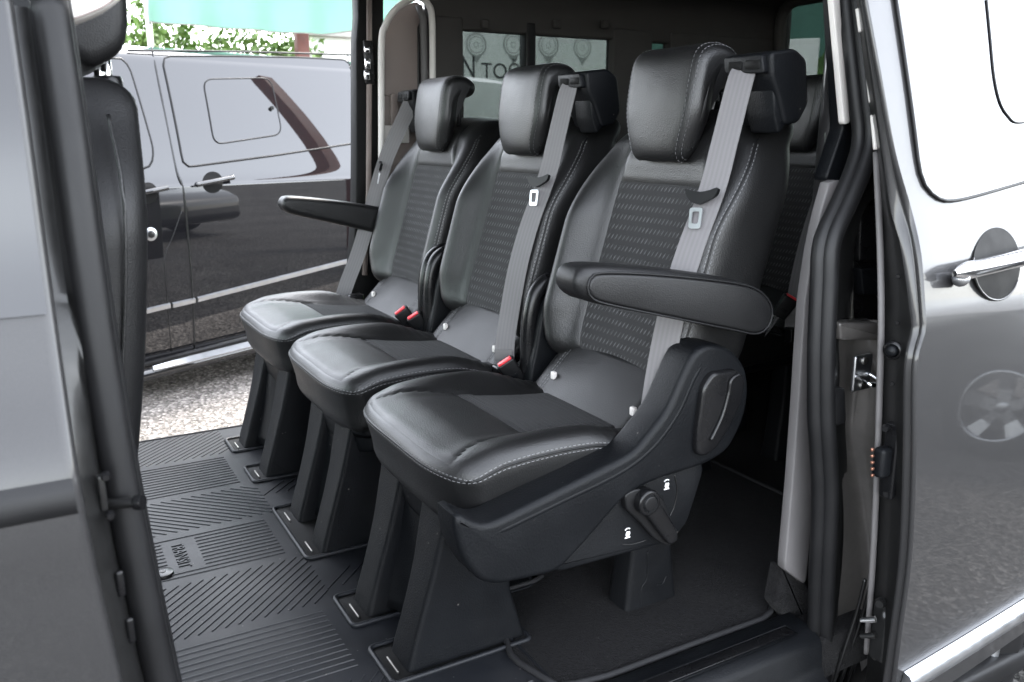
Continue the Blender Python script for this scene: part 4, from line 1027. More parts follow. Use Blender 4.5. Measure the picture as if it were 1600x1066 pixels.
def make_seat(name, yc, sd, legs, label, dx=0.0):
    seat = empty(name, (XB, yc, 0), label, 'seat', 'leather second-row passenger seats')
    cu = cushion_parts(seat, yc); flap_parts(cu, yc); backrest_parts(seat, yc); headrest_parts(seat, yc); belt_parts(seat, yc, sd)
    for i, y in enumerate(legs): leg(seat, yc + y, yc + y + 0.078, '', sculpt=i == 1)
    for y in (legs[0] - 0.03, legs[1] + 0.02): leg(seat, yc + y, yc + y + 0.055, '', front=False)
    # moulded web between the front legs, frame under the cushion, front valance
    a, b = yc + legs[0] + 0.06, yc + legs[1] + 0.02
    xs = np.linspace(-0.02, 0.02, 3); P, F, _s = boxgrid(xs, np.linspace(-(b - a) / 2, (b - a) / 2, 14), np.linspace(-0.145, 0.145, 14)); V = P + [0.545, (a + b) / 2, 0.165]
    V[:, 0] += (V[:, 2] - 0.165) * 0.26 + 0.030 * np.cos((V[:, 1] - (a + b) / 2) / (b - a) * math.pi) * sstep(0.30, 0.10, V[:, 2])
    build('leg_web', V, F, PLASTIC_P, seat)
    fr = cached('frame', 'seat_frame', seat, lambda: build('seat_frame', *rbox((0.745, yc, 0.296), (0.195, 0.175, 0.030), 0.015, 3), PLASTIC, seat))
    def val():
        xs = np.linspace(-0.012, 0.012, 4); ys = np.linspace(-0.178, 0.178, 40); zs = np.linspace(-0.045, 0.045, 12)
        P, F, s = boxgrid(xs, ys, zs); V, n = rounded(P, np.array([0.012, 0.178, 0.045]), 0.008)
        t = np.abs(V[:, 1]) / 0.178; V[:, 0] += 0.030 * t ** 5 - (V[:, 2]) * 0.20 + 0.548; V[:, 2] += 0.258 + 0.018 * t ** 3 * (V[:, 2] < 0); V[:, 1] += yc
        return build('front_valance', V, F, PLASTIC, seat)
    cached('valance', 'front_valance', seat, val)
    # hoop-shaped recliner cover on the inboard side
    def hoop():
        p = catmull([(0.895, yc - sd * -0.238, 0.335), (0.893, yc + sd * 0.238, 0.42), (0.896, yc + sd * 0.238, 0.50), (0.912, yc + sd * 0.238, 0.553), (0.945, yc + sd * 0.238, 0.577), (0.985, yc + sd * 0.236, 0.570), (1.02, yc + sd * 0.232, 0.53)], 8)
        V, F = tube(p, 0.017, 12, ry=0.017, up=(0, 1, 0)); return build('recliner_hoop', V, F, PLASTIC_S, seat)
    cached('hoop%d' % sd, 'recliner_hoop', seat, hoop)
    def rec():
        O = smooth_outline([(0.885, 0.34), (0.895, 0.45), (0.915, 0.53), (0.95, 0.558), (0.99, 0.55), (1.02, 0.50), (1.025, 0.40), (1.01, 0.33)], 40)
        return build('recliner_cover', *pad(O, yc + sd * 0.205, yc + sd * 0.236, 0.006, 'xz', 3), PLASTIC, seat, sharp=50)
    cached('rec%d' % sd, 'recliner_cover', seat, rec)
    return seat

SEAT_Y = (1.262, 1.770, 2.278)
seat_n = make_seat('passenger_seat', SEAT_Y[0], 1, (-0.100, 0.092), 'nearest dark leather seat, with folding armrest, side lever and grey belt')
seat_m = make_seat('passenger_seat', SEAT_Y[1], 1, (-0.140, 0.036), 'middle dark leather seat of the front row of three, between its two neighbours')
seat_f = make_seat('passenger_seat', SEAT_Y[2], -1, (-0.170, 0.072), 'farthest dark leather seat of the row, its armrest pointing at the black van')

def armrest(seat, y0, y1, key):
    """y0 is the outer face"""
    O2 = [on_y(u, v, 0.972)[[0, 2]] for u, v in ((900, 450), (903, 430), (918, 417), (970, 417), (1080, 427), (1160, 440), (1194, 456), (1207, 482), (1202, 508), (1182, 524), (1140, 517), (1040, 497), (940, 477), (912, 467))]
    O = smooth_outline(O2, 80)
    V, F = pad(O, y0, y1, 0.016, 'xz', 7)
    a = build('armrest', V, F, LEATHER_D, seat)
    s = 1 if y1 > y0 else -1
    I = [on_y(u, v, 0.972)[[0, 2]] for u, v in ((917, 448), (922, 434), (940, 428), (1010, 430), (1100, 438), (1165, 448), (1192, 464), (1202, 486), (1196, 508), (1178, 519), (1140, 512), (1040, 492), (945, 472), (922, 462))]
    I = smooth_outline(I, 80)
    build('armrest_side', *pad(I, y0 - s * 0.003, y0 + s * 0.006, 0.004, 'xz', 3), LEATHER_D, a)
    P = poly_inset(I, -0.002); build('piping', *tube(np.c_[P[:, 0], np.full(len(P), y0 - s * 0.0008), P[:, 1]], 0.0017, 6, closed=True, up=(0, 1, 0)), RUBBER, a)
    build('armrest_pivot', *tube([(1.02, y0 + s * 0.04, 0.60), (1.02, y1 + s * 0.05, 0.60)], 0.022, 14), PLASTIC_S, a, sharp=50)
    return a
armrest(seat_n, 0.968, 1.036, 'n')
armrest(seat_f, SEAT_Y[2] + (SEAT_Y[0] - 0.968), SEAT_Y[2] + (SEAT_Y[0] - 1.036), 'f')

# ---- outer side cover of the nearest seat
YS = 1.000
def opx(L, y=YS): return [on_y(u, v, y)[[0, 2]] for u, v in L]
up_out = round_outline(opx([(703, 795), (706, 828), (716, 868), (742, 904), (772, 911), (868, 890), (912, 842), (972, 772), (1010, 752), (1100, 722), (1132, 702), (1156, 655), (1165, 610), (1160, 572), (1138, 543), (1104, 533), (1078, 546), (1062, 580), (1036, 640), (985, 704), (905, 744), (840, 776), (790, 801), (752, 818)]), 0.02, 3)
shield = build('side_cover', *pad(resample(up_out, 110, True), YS - 0.012, YS + 0.055, 0.011, 'xz', 5), PLASTIC, seat_n, sharp=50)
lo_out = round_outline(opx([(840, 892), (905, 845), (960, 770), (1096, 715), (1100, 735), (1088, 775), (1074, 818), (1050, 846), (962, 870), (880, 893)], YS + 0.004), 0.008, 3)
build('lower_cover', *pad(resample(lo_out, 70, True), YS + 0.004, YS + 0.05, 0.005, 'xz', 3), PLASTIC, shield, sharp=50)
# crease rail along the top edge
cr = catmull([np.r_[p[0], YS - 0.006, p[1]] for p in opx([(752, 838), (800, 815), (870, 781), (960, 737), (1012, 698), (1052, 645), (1078, 588), (1096, 560)], YS)], 8)
build('cover_rail', *tube(cr, np.interp(np.linspace(0, 1, len(cr)), [0, 0.1, 0.9, 1], [0.003, 0.007, 0.007, 0.003]), 10, up=(0, 1, 0)), PLASTIC, shield)
hp = round_outline(opx([(1098, 604), (1112, 582), (1150, 577), (1164, 590), (1158, 626), (1138, 668), (1118, 700), (1102, 713), (1087, 711), (1088, 676)], YS - 0.02), 0.010, 3)
build('tilt_handle', *pad(resample(hp, 60, True), YS - 0.024, YS + 0.0, 0.006, 'xz', 4), PLASTIC_S, shield, sharp=60)
hr_ = catmull([np.r_[p[0], YS - 0.026, p[1]] for p in opx([(1110, 688), (1128, 650), (1138, 615), (1142, 594), (1154, 585)], YS - 0.025)], 8)
build('handle_rim', *tube(hr_, 0.0035, 8, up=(0, 1, 0)), PLASTIC_S, shield)
# fold lever
lv = build('fold_lever', *pad(resample(round_outline(opx([(975, 772), (992, 764), (1016, 763), (1034, 776), (1058, 836), (1056, 848), (1040, 853), (1022, 842), (996, 812), (978, 796)], YS - 0.008), 0.006, 3), 60, True), YS - 0.010, YS + 0.008, 0.003, 'xz', 3), BUCKLE, seat_n, sharp=50)
ar = resample(round_outline(opx([(1000, 792), (1026, 776), (1058, 828), (1060, 845), (1046, 852), (1030, 832)], YS - 0.02), 0.006, 3), 50, True)
build('lever_arm', *pad(ar, YS - 0.022, YS - 0.006, 0.004, 'xz', 3), PLASTIC_S, lv, sharp=50)
kc = on_y(1013, 785, YS - 0.02); th = np.linspace(0, 2 * math.pi, 36, endpoint=False)
disc = lambda r, c=kc: np.c_[c[0] + r * np.cos(th), c[2] + r * np.sin(th)]
build('lever_hub', *pad(disc(0.0215), YS - 0.026, YS - 0.004, 0.004, 'xz', 4), PLASTIC_S, lv, sharp=60)
build('hub_cap', *pad(disc(0.0125), YS - 0.0285, YS - 0.02, 0.002, 'xz', 3), BUCKLE, lv, sharp=50)
build('hub_ring', *tube(np.c_[disc(0.0140)[:, 0], np.full(36, YS - 0.0265), disc(0.0140)[:, 1]], 0.0009, 6, closed=True, up=(0, 1, 0)), PLASTIC, lv)
def icon(u, v, yp):
    c = on_y(u, v, yp); s = 0.0085; P = []
    def bar(a, b, w):
        a, b = np.array(a, float), np.array(b, float); t = (b - a) / np.linalg.norm(b - a); n = np.array([-t[1], t[0]]) * w
        q = [a + n, b + n, b - n, a - n]; V = [(c[0] + x * s, yp, c[2] + z * s) for x, z in q] + [(c[0] + x * s, yp + 0.001, c[2] + z * s) for x, z in q]
        P.append((V, [[0, 1, 2, 3], [7, 6, 5, 4], [0, 1, 5, 4], [1, 2, 6, 5], [2, 3, 7, 6], [3, 0, 4, 7]]))
    bar((-0.62, -0.95), (0.62, -0.95), 0.11); bar((-0.30, -0.55), (0.38, -0.55), 0.20); bar((-0.32, -0.5), (-0.05, 0.28), 0.18); bar((0.35, -0.5), (0.42, 0.0), 0.13); bar((-0.05, -0.2), (0.5, 0.15), 0.16)
    for k in range(5):
        a0, a1 = math.radians(50 + k * 18), math.radians(50 + (k + 1) * 18); bar((math.cos(a0) * 0.8, 0.1 + math.sin(a0) * 0.85), (math.cos(a1) * 0.8, 0.1 + math.sin(a1) * 0.85), 0.09)
    return build('fold_icon', *join(P), WHITE, shield, smooth=False)
icon(981, 833, YS + 0.0028); icon(1042, 757, YS + 0.0028)
def arcline(L, name):
    p = catmull([np.r_[q[0], YS + 0.0035, q[1]] for q in opx(L, YS + 0.0035)], 6); build(name, *tube(p, 0.0011, 5, up=(0, 1, 0)), JAMB_B, shield)
arcline([(1054, 742), (1058, 765), (1054, 790), (1046, 808)], 'moulded_line'); arcline([(973, 851), (990, 850), (1010, 844)], 'moulded_line')
# moulded ridges on the nearest rear leg
YR = SEAT_Y[0] - 0.131
for Lr in ([(1012, 862), (1011, 903), (1003, 919), (1001, 950)], [(1026, 914), (1036, 911), (1041, 900)]):
    build('leg_ridge', *tube(catmull([on_y(u, v, YR) for u, v in Lr], 5), 0.0016, 6, up=(0, 1, 0)), PLASTIC, seat_n)
# buckles
buckle(seat_n, on_y(789, 566, 1.515), (-0.55, 0.10, 0.83), (-0.35, -0.9, 0.0))
buckle(seat_m, on_y(646, 494, 2.03), (-0.55, 0.0, 0.83), (-0.35, -0.9, 0.0))
buckle(seat_f, on_y(626, 486, 2.075), (-0.60, 0.10, 0.80), (-0.35, -0.9, 0.0))
# ------------------------------------------------------------------ floor mats
def flat_poly(o, z0, z1, r, name, m, parent, sharp=50):
    return build(name, *pad(o, z1, z0, r, 'xy', 2), m, parent, sharp=sharp)
rm = empty('rubber_mat', (0.3, 1.8, 0.0), 'black ribbed rubber floor mat in front of the seats', 'floor mat')
flat_poly(round_outline([(-0.25, 1.0), (0.66, 1.0), (0.66, 1.30), (0.80, 1.30), (0.80, 2.555), (0.20, 2.555), (-0.25, 2.53)], 0.03, 4), -0.004, 0.006, 0.002, 'mat_sheet', MATRUB, rm)
bands = [(2.555, 2.335, 'd'), (2.325, 2.105, 's'), (2.095, 1.885, 'u'), (1.875, 1.670, 's'), (1.660, 1.440, 'd'), (1.430, 1.215, 's'), (1.205, 1.02, 'd')]
parts = []
def ridge(a, b, w=0.0019, h=0.0021, z=0.0058):
    a, b = np.array([*a, z]), np.array([*b, z]); t = b - a; L = np.linalg.norm(t); t /= L; n = np.array([-t[1], t[0], 0]) * w; u = np.array([0, 0, h]); e = t * 0.003
    v = [a - n, a + n, b + n, b - n, a + e + n * 0.4 + u, a + e - n * 0.4 + u, b - e - n * 0.4 + u, b - e + n * 0.4 + u]
    parts.append((v, [[4, 5, 6, 7], [0, 1, 4, 5], [1, 2, 7, 4], [2, 3, 6, 7], [3, 0, 5, 6]]))
X0, X1 = -0.22, 0.66
for y1, y0, kind in bands:
    if kind == 's':
        k = 12
        for i in range(k):
            y = y0 + 0.012 + (y1 - y0 - 0.024) * i / (k - 1)
            xe = 0.40 if y < 2.35 else 0.5
            if 1.70 < y < 1.86:
                ridge((0.240, y), (xe, y)); ridge((X0, y), (0.172, y))
            else: ridge((X0, y), (xe, y))
    else:
        s = 1 if kind == 'd' else -1; W_ = y1 - y0 - 0.02
        for i in range(-12, 52):
            x = X0 + i * 0.0235; xa, xb = (x, x + W_ * 1.05) if kind == 'd' else (x + W_ * 1.05, x)
            a, b = np.array([xa, y0 + 0.01]), np.array([xb, y1 - 0.01])
            # clip to the mat and the seat wells
            lo_, hi_ = X0, 0.43 if kind != 'd' or y1 > 2.4 or y1 < 1.9 else 0.43
            d = b - a; ts = [0.0, 1.0]
            t0, t1 = sorted(((lo_ - a[0]) / d[0], (hi_ - a[0]) / d[0])); t0, t1 = max(0, t0), min(1, t1)
            if t1 - t0 > 0.08: ridge(a + d * t0, a + d * t1)
for i in range(5):    # ribs reappear between the seat feet
    for yb in (1.46, 1.97): ridge((0.43 + i * 0.03, yb + 0.03), (0.50 + i * 0.03, yb + 0.10))
for i in range(3): ridge((0.585 + i * 0.008, 1.012 + i * 0.016), (0.635, 1.012 + i * 0.016))
tag(build('mat_ribs', *join(parts), MATRUB, rm, smooth=False), kind='stuff')
# edge bead
o = round_outline([(-0.25, 1.0), (0.66, 1.0), (0.66, 1.30), (0.80, 1.30), (0.80, 2.555), (0.20, 2.555), (-0.25, 2.53)], 0.03, 4)
build('mat_bead', *tube(np.c_[o, np.full(len(o), 0.006)], 0.004, 6, closed=True), MATRUB, rm)
# embossed word
fc = bpy.data.curves.new('word', 'FONT'); fc.body = 'TRANSIT'; fc.size = 0.047; fc.extrude = 0.0022; fc.bevel_depth = 0.0004; fc.space_character = 1.05
to = bpy.data.objects.new('word', fc); COL.objects.link(to); bpy.context.view_layer.update()
dg = bpy.context.evaluated_depsgraph_get(); me = bpy.data.meshes.new_from_object(to.evaluated_get(dg)); bpy.data.objects.remove(to)
co = np.empty(len(me.vertices) * 3); me.vertices.foreach_get('co', co); co = co.reshape(-1, 3); co[:, :2] -= co[:, :2].min(0)
sc = 0.118 / co[:, 0].max()
wv = np.c_[0.190 + co[:, 1] * sc * 1.25, 1.838 - co[:, 0] * sc, 0.0065 + co[:, 2] * 0.6]
build('embossed_word', wv, [list(p.vertices) for p in me.polygons], MATRUB, rm, smooth=False)
# mat fastener
q = on_z(255, 898, 0.006); ff = build('mat_fastener', *tube([q, q + [0, 0, 0.006], q + [0, 0, 0.007]], [0.021, 0.020, 0.016], 24, up=(1, 0, 0)), PLASTIC_S, rm, sharp=50)
build('fastener_hole', *tube([q + [0, 0, 0.0065], q + [0, 0, 0.0085]], [0.006, 0.005], 14, up=(1, 0, 0)), TRIM_G, ff, sharp=50)
# wells around the front feet: raised rim and dark tray with its zinc edge
wells = [(SEAT_Y[0] - 0.100, 0.078), (SEAT_Y[0] + 0.092, 0.078), (SEAT_Y[2] - 0.170, 0.078), (SEAT_Y[2] + 0.072, 0.078)]
def well(y0, w):
    o = round_outline([(0.430, y0 - 0.018), (0.69, y0 - 0.018), (0.69, y0 + w + 0.02), (0.430, y0 + w + 0.02)], 0.012, 4)
    b = flat_poly(o, -0.004, 0.0078, 0.001, 'foot_well', MATTE_B, rm)
    build('well_rim', *tube(np.c_[o, np.full(len(o), 0.009)], 0.0045, 8, closed=True), MATRUB, b)
    build('floor_clip', *slab(0.446, 0.449, y0 + 0.005, y0 + w * 0.7, 0.008, 0.0125, 0.001), STEEL, b)
for y0, w in wells: well(y0, w)
o = round_outline([(0.430, SEAT_Y[1] - 0.146), (0.69, SEAT_Y[1] - 0.146), (0.69, SEAT_Y[1] + 0.14), (0.430, SEAT_Y[1] + 0.14)], 0.014, 4)
b = flat_poly(o, -0.004, 0.0078, 0.001, 'foot_well', MATTE_B, rm); build('well_rim', *tube(np.c_[o, np.full(len(o), 0.009)], 0.0045, 8, closed=True), MATRUB, b)
for y in (SEAT_Y[1] - 0.12, SEAT_Y[1] + 0.048): build('floor_clip', *slab(0.446, 0.449, y, y + 0.05, 0.008, 0.0125, 0.001), STEEL, b)

cm = empty('carpet_mat', (1.0, 1.4, 0.0), 'dark carpet mat with bound edge behind the nearest seat legs', 'floor mat')
co_ = [on_z(800, 1030, 0.008)[:2], on_z(874, 1075, 0.008)[:2], on_z(959, 1064, 0.008)[:2], on_z(1080, 1014, 0.008)[:2], on_z(1196, 966, 0.008)[:2], on_z(1204, 958, 0.008)[:2], on_z(1204, 948, 0.008)[:2], on_z(1217, 940, 0.008)[:2], (1.30, 1.03), (1.55, 1.10), (1.55, 2.5), (0.82, 2.5), (0.82, 1.31), (0.70, 1.31)]
co_ = np.array(co_); co_[:4, 1] = np.maximum(co_[:4, 1], 0.99)
ocm = resample(round_outline(co_, 0.012, 3), 160, True)
flat_poly(ocm, -0.004, 0.008, 0.002, 'carpet_pile', CARPET, cm); build('bound_edge', *tube(np.c_[ocm, np.full(len(ocm), 0.009)], 0.0055, 8, closed=True), CARPET_E, cm)

# ------------------------------------------------------------------ third row: copies of the middle seat, further back
def third(y, label):
    c = copy_tree(seat_m); c.location = (XB + 0.83, y, 0.0); c['label'] = label; c['group'] = 'leather third-row seats'; LOC[c.name] = np.array(c.location); return c
t3 = third(1.72, 'dark leather third-row seat in shadow behind the nearest seat')
third(2.25, 'dark leather third-row seat farthest from the open door, in shadow')

buckle(t3, on_y(1236, 466, 1.47), (0.35, -0.35, 0.85), (-0.6, -0.8, 0.0))
# ------------------------------------------------------------------ front seat seen past the pillar
FSY = 1.30
fs = empty('front_seat', (0.0, FSY, 0.0), 'tall leather front seat back with chrome headrest posts beside the door pillar', 'seat')
def fseat():
    h = np.array([0.045, 0.225, 0.30]); P, F, s = boxgrid(np.linspace(-h[0], h[0], 14), np.linspace(-h[1], h[1], 40), np.linspace(-h[2], h[2], 50)); V, n = rounded(P, h, 0.036)
    z = V[:, 2]; k = 1 - 0.40 * sstep(0.10, 0.30, z) ** 1.3
    V[:, 1] *= k; zw = z + 0.645
    x = (V[:, 0] - 0.045) * 1.35 + 0.138 - (0.93 - zw) * 0.13 + 0.012 * np.sin((zw - 0.35) * 5.4)
    return np.c_[x, V[:, 1] + FSY, zw], F
fb = build('seat_back', *fseat(), LEATHER_D, fs)
hp = smooth_outline([(0.055, 0.985), (0.045, 1.06), (0.055, 1.14), (0.095, 1.17), (0.130, 1.12), (0.138, 1.04), (0.130, 0.985), (0.105, 0.962), (0.082, 0.958)], 50)
fh = build('headrest', *pad(hp, FSY - 0.13, FSY + 0.13, 0.020, 'xz', 6), LEATHER_D, fs)
pp = []
for a in (0.104, 0.094):
    q = poly_inset(hp, 0.012); P3 = np.c_[q[:, 0], np.full(len(q), FSY - 0.1335 + (0.11 - a) * 0), q[:, 1]]
q = poly_inset(hp, 0.018); P3 = np.c_[q[:, 0], np.full(len(q), FSY - 0.1285), q[:, 1]]; stitches([(np.vstack([P3, P3[:1]]), np.tile([0, -1.0, 0], (len(P3) + 1, 1)))], 'stitching', fh)
q = poly_inset(hp, 0.012); build('piping', *tube(np.c_[q[:, 0], np.full(len(q), FSY - 0.124), q[:, 1]], 0.002, 6, closed=True, up=(0, 1, 0)), LEATHER, fh)
for y in (-0.055, 0.055): build('headrest_post', *tube([(0.112, FSY + y, 0.92), (0.112, FSY + y, 0.985)], 0.0065, 14), CHROME, fs)
for y in (-0.055, 0.055): build('post_collar', *tube([(0.112, FSY + y, 0.938), (0.112, FSY + y, 0.946), (0.112, FSY + y, 0.950)], [0.018, 0.018, 0.016], 18), PLASTIC_S, fs, sharp=50)
# side seam of the seat back
build('piping', *tube(catmull([(0.098, FSY - 0.175, 0.90), (0.100, FSY - 0.2235, 0.80), (0.085, FSY - 0.2255, 0.65), (0.060, FSY - 0.2255, 0.50), (0.04, FSY - 0.224, 0.38)], 8), 0.0022, 6), LEATHER, fb)
build('seat_base', *rbox((-0.32, FSY, 0.30), (0.28, 0.24, 0.07), 0.04, 4), LEATHER_D, fs)
build('seat_plinth', *rbox((-0.32, FSY, 0.11), (0.24, 0.20, 0.115), 0.02, 3), PLASTIC, fs)
# ------------------------------------------------------------------ black van parked beyond the far door
YAW = math.radians(17); FD = np.array([math.cos(YAW), math.sin(YAW), 0.0]); FN = np.array([math.sin(YAW), -math.cos(YAW), 0.0]); FP = np.array([0.70, 5.05, 0.0])
fvan = empty('van', (*(FP + FD * 0.2 - FN * 0.95)[:2], GZ), 'black van parked outside the far door opening', 'van')
ZC = float(on_plane(420, 285, FP, FN)[2])          # height of the shoulder crease
def fo(z):
    z = np.asarray(z, float); a = np.maximum(z - ZC, 0); b = np.maximum(ZC - z, 0)
    return -0.26 * a - 0.10 * a * a - 0.012 * (1 - np.exp(-a / 0.02)) - 0.03 * b * b
def fpt(s, z, e=0.0): return FP + FD * s + FN * (float(fo(z)) + e) + np.array([0, 0, z])
def fpx(u, v, e=0.0):
    p = on_plane(u, v, FP, FN)
    for _ in range(8): p = on_plane(u, v, FP + FN * (float(fo(p[2])) + e), FN)
    return p
def fsz(u, v): p = fpx(u, v); return (p - FP).dot(FD), p[2]
zs_side = np.r_[np.linspace(-0.44, ZC - 0.02, 24), np.linspace(ZC - 0.015, ZC + 0.08, 14), np.linspace(ZC + 0.1, 1.24, 16)]
sec = [(float(fo(z)), z) for z in zs_side] + [(-0.235, 1.285), (-0.27, 1.315), (-0.34, 1.343), (-0.5, 1.365), (-0.75, 1.376), (-1.0, 1.38)]
sec = sec + [(-2.0 - a, b) for a, b in sec[::-1][1:]]
ss = np.r_[np.linspace(-2.55, -1.6, 8), np.linspace(-1.5, 2.1, 36), np.linspace(2.15, 2.45, 6)]
V, F = [], []; k = len(sec)
for s in ss:
    nose = np.clip((-1.25 - s) / 1.3, 0, 1); tail = np.clip((s - 2.15) / 0.3, 0, 1)
    for a, z in sec:
        zc = z - (z - 0.35) * (0.95 * nose ** 1.4) * (z > 0.35); w = 1 - 0.12 * nose - 0.10 * tail ** 2
        V.append(FP + FD * s + FN * (-1.0 + (a + 1.0) * w) + np.array([0, 0, zc]))
for i in range(len(ss) - 1):
    for j in range(k): F.append([i * k + j, i * k + (j + 1) % k, (i + 1) * k + (j + 1) % k, (i + 1) * k + j])
F += [list(range(k)), [(len(ss) - 1) * k + j for j in range(k)][::-1]]
fb_ = build('body', V, F, BLACKPAINT, fvan, sharp=70)
def fpatch(L, e, name, m, parent, r=0.02, n=90, rings=8, thick=0.004):
    o = np.array([fsz(u, v) for u, v in L]); o = resample(round_outline(o, r, 5), n, True); c = o.mean(0); V, F = [], []
    for i in range(rings):
        for p in o: q = c + (p - c) * (1 - i / rings); V.append(fpt(q[0], q[1], e))
    for p in o: V.append(fpt(p[0], p[1], e - thick))
    V.append(fpt(c[0], c[1], e))
    for i in range(rings - 1):
        for j in range(n): F.append([i * n + j, i * n + (j + 1) % n, (i + 1) * n + (j + 1) % n, (i + 1) * n + j])
    for j in range(n): F.append([(rings - 1) * n + j, (rings - 1) * n + (j + 1) % n, len(V) - 1]); F.append([j, (j + 1) % n, rings * n + (j + 1) % n, rings * n + j])
    return build(name, V, F, m, parent, sharp=50), o
def fline(L, r, name, m, parent, e=0.0, closed=False, flat=1.0):
    p = [fpx(u, v, e) for u, v in L]; p = catmull(p, 6, closed); return build(name, *tube(p, r, 8, closed=closed, up=FN, ry=r * flat), m, parent)
w1, o1 = fpatch([(252, 88), (350, 88), (470, 90), (545, 94), (566, 222), (430, 243), (287, 262)], 0.004, 'window', BLACKPAINT, fb_, 0.05)
build('window_seal', *tube([fpt(a, b, 0.003) for a, b in o1], 0.006, 6, closed=True, up=FN), RUBBER, w1)
w2, o2_ = fpatch([(316, 124), (422, 122), (440, 210), (334, 226)], 0.007, 'opening_pane', BLACKPAINT, w1, 0.06, rings=6)
build('pane_seal', *tube([fpt(a, b, 0.007) for a, b in o2_], 0.004, 6, closed=True, up=FN), RUBBER, w1)
q = fpx(424, 169, 0.012); build('pane_knob', *tube([q, q + FN * 0.012], 0.012, 12), RUBBER, w1, sharp=50)
w3, o3 = fpatch([(-160, 100), (120, 93), (192, 91), (203, 108), (240, 236), (236, 262), (120, 275), (-160, 300)], 0.004, 'window', BLACKPAINT, fb_, 0.05)
build('window_seal', *tube([fpt(a, b, 0.003) for a, b in o3], 0.006, 6, closed=True, up=FN), RUBBER, w3)
fline([(236, 70), (252, 150), (274, 259), (287, 300), (296, 400), (301, 466), (304, 545)], 0.0055, 'door_gap', JAMB_B, fb_, 0.0)
fline([(542, 78), (550, 140), (560, 235), (566, 330)], 0.004, 'door_gap', JAMB_B, fb_, 0.0)
fline([(200, 79), (380, 81), (555, 86)], 0.006, 'roof_channel', RUBBER, fb_, 0.002)
fline([(284, 330), (270, 370), (257, 406), (262, 478), (268, 550)], 0.0025, 'flap_gap', JAMB_B, fb_, 0.001)
def fhandle(cu, cv, rx, ry, a, b):
    p = [(cu + rx * math.cos(t), cv + ry * math.sin(t)) for t in np.linspace(0, 2 * math.pi, 24, endpoint=False)]
    c, _ = fpatch(p, 0.004, 'cup_shade_disc', MATTE_B, fb_, 0.001, n=40, rings=4)  # flat disc in matte black, its colour stands in for the recess's shade
    A, B = fpx(*a, 0.035), fpx(*b, 0.035); pts = [A, A * 0.9 + B * 0.1, A * 0.5 + B * 0.5 + FN * 0.006, A * 0.1 + B * 0.9, B]
    build('door_handle', *tube(catmull(pts, 5), np.interp(np.linspace(0, 1, 21), [0, 0.08, 0.92, 1], [0.008, 0.0145, 0.0145, 0.008]), 10, up=FN), BLACKPAINT, c)
    for t in (0.08, 0.92): q = A * (1 - t) + B * t; build('handle_mount', *tube([q, q - FN * 0.034], 0.009, 8), BLACKPAINT, c)
fhandle(332, 285, 16, 17, (306, 289), (366, 277)); fhandle(231, 302, 15, 17, (205, 305), (263, 293))
q = fpx(235, 366, 0.0); fl_ = build('filler_lock', *tube([q - FN * 0.004, q + FN * 0.006, q + FN * 0.010], [0.036, 0.036, 0.028], 24), SATIN, fb_, sharp=40)
build('lock_core', *tube([q + FN * 0.008, q + FN * 0.016, q + FN * 0.018], [0.020, 0.020, 0.014], 18), JAMB_B, fl_, sharp=40)
def fstrip(a, b, h, m, name, e=0.012):
    P0, P1 = fsz(*a), fsz(*b); n = 20; V, F = [], []; pr = [(-h, 0.0), (-h, e), (h * 0.6, e * 1.2), (h, 0.0)]
    for i in range(n):
        t = i / (n - 1); s, z = P0[0] + (P1[0] - P0[0]) * t, P0[1] + (P1[1] - P0[1]) * t
        for dz, o in pr: V.append(fpt(s, z + dz, o))
    for i in range(n - 1):
        for j in range(3): F.append([i * 4 + j, i * 4 + j + 1, (i + 1) * 4 + j + 1, (i + 1) * 4 + j])
    F += [[0, 1, 2, 3], [(n - 1) * 4 + j for j in (3, 2, 1, 0)]]
    return build(name, V, F, m, fb_, sharp=40)
fstrip((120, 512), (265, 477), 0.014, SATIN, 'bright_strip'); fstrip((269, 477), (304, 469), 0.014, SATIN, 'bright_strip'); fstrip((308, 468), (620, 388), 0.014, SATIN, 'bright_strip')
fstrip((120, 596), (620, 470), 0.010, PAINT, 'sill_edge', 0.02)
# tubular side step with a flattened bright tread
A, B = fpx(150, 606, 0.10), fpx(620, 486, 0.10)
stp = build('side_step', *tube(catmull([A + FN * -0.06, A, A * 0.5 + B * 0.5, B, B - FN * 0.06], 8), 0.034, 14), BLACKPAINT, fb_)
A2, B2 = fpx(240, 578, 0.13), fpx(560, 497, 0.13); n = 20
V = []; F = []
for i in range(n):
    t = i / (n - 1); w = 0.024 * min(1, 0.15 + t * 6); c = A2 + (B2 - A2) * t + np.array([0, 0, 0.012])
    V += [c - FN * w + [0, 0, 0.008], c + FN * w - [0, 0, 0.012], c + FN * w * 0.9 - [0, 0, 0.020], c - FN * w - [0, 0, 0.004]]
for i in range(n - 1):
    for j in range(4): F.append([i * 4 + j, i * 4 + (j + 1) % 4, (i + 1) * 4 + (j + 1) % 4, (i + 1) * 4 + j])
F += [[0, 1, 2, 3], [(n - 1) * 4 + j for j in (3, 2, 1, 0)]]
build('step_tread', V, F, SATIN, stp, sharp=40)
for s in (-1.55, 1.45):
    for side, o in ((-0.13, 1.0), (-1.87, -1.0)): wheel(fvan, FP + FD * s + FN * side + np.array([0, 0, GZ + 0.33]), FD, FN * o)

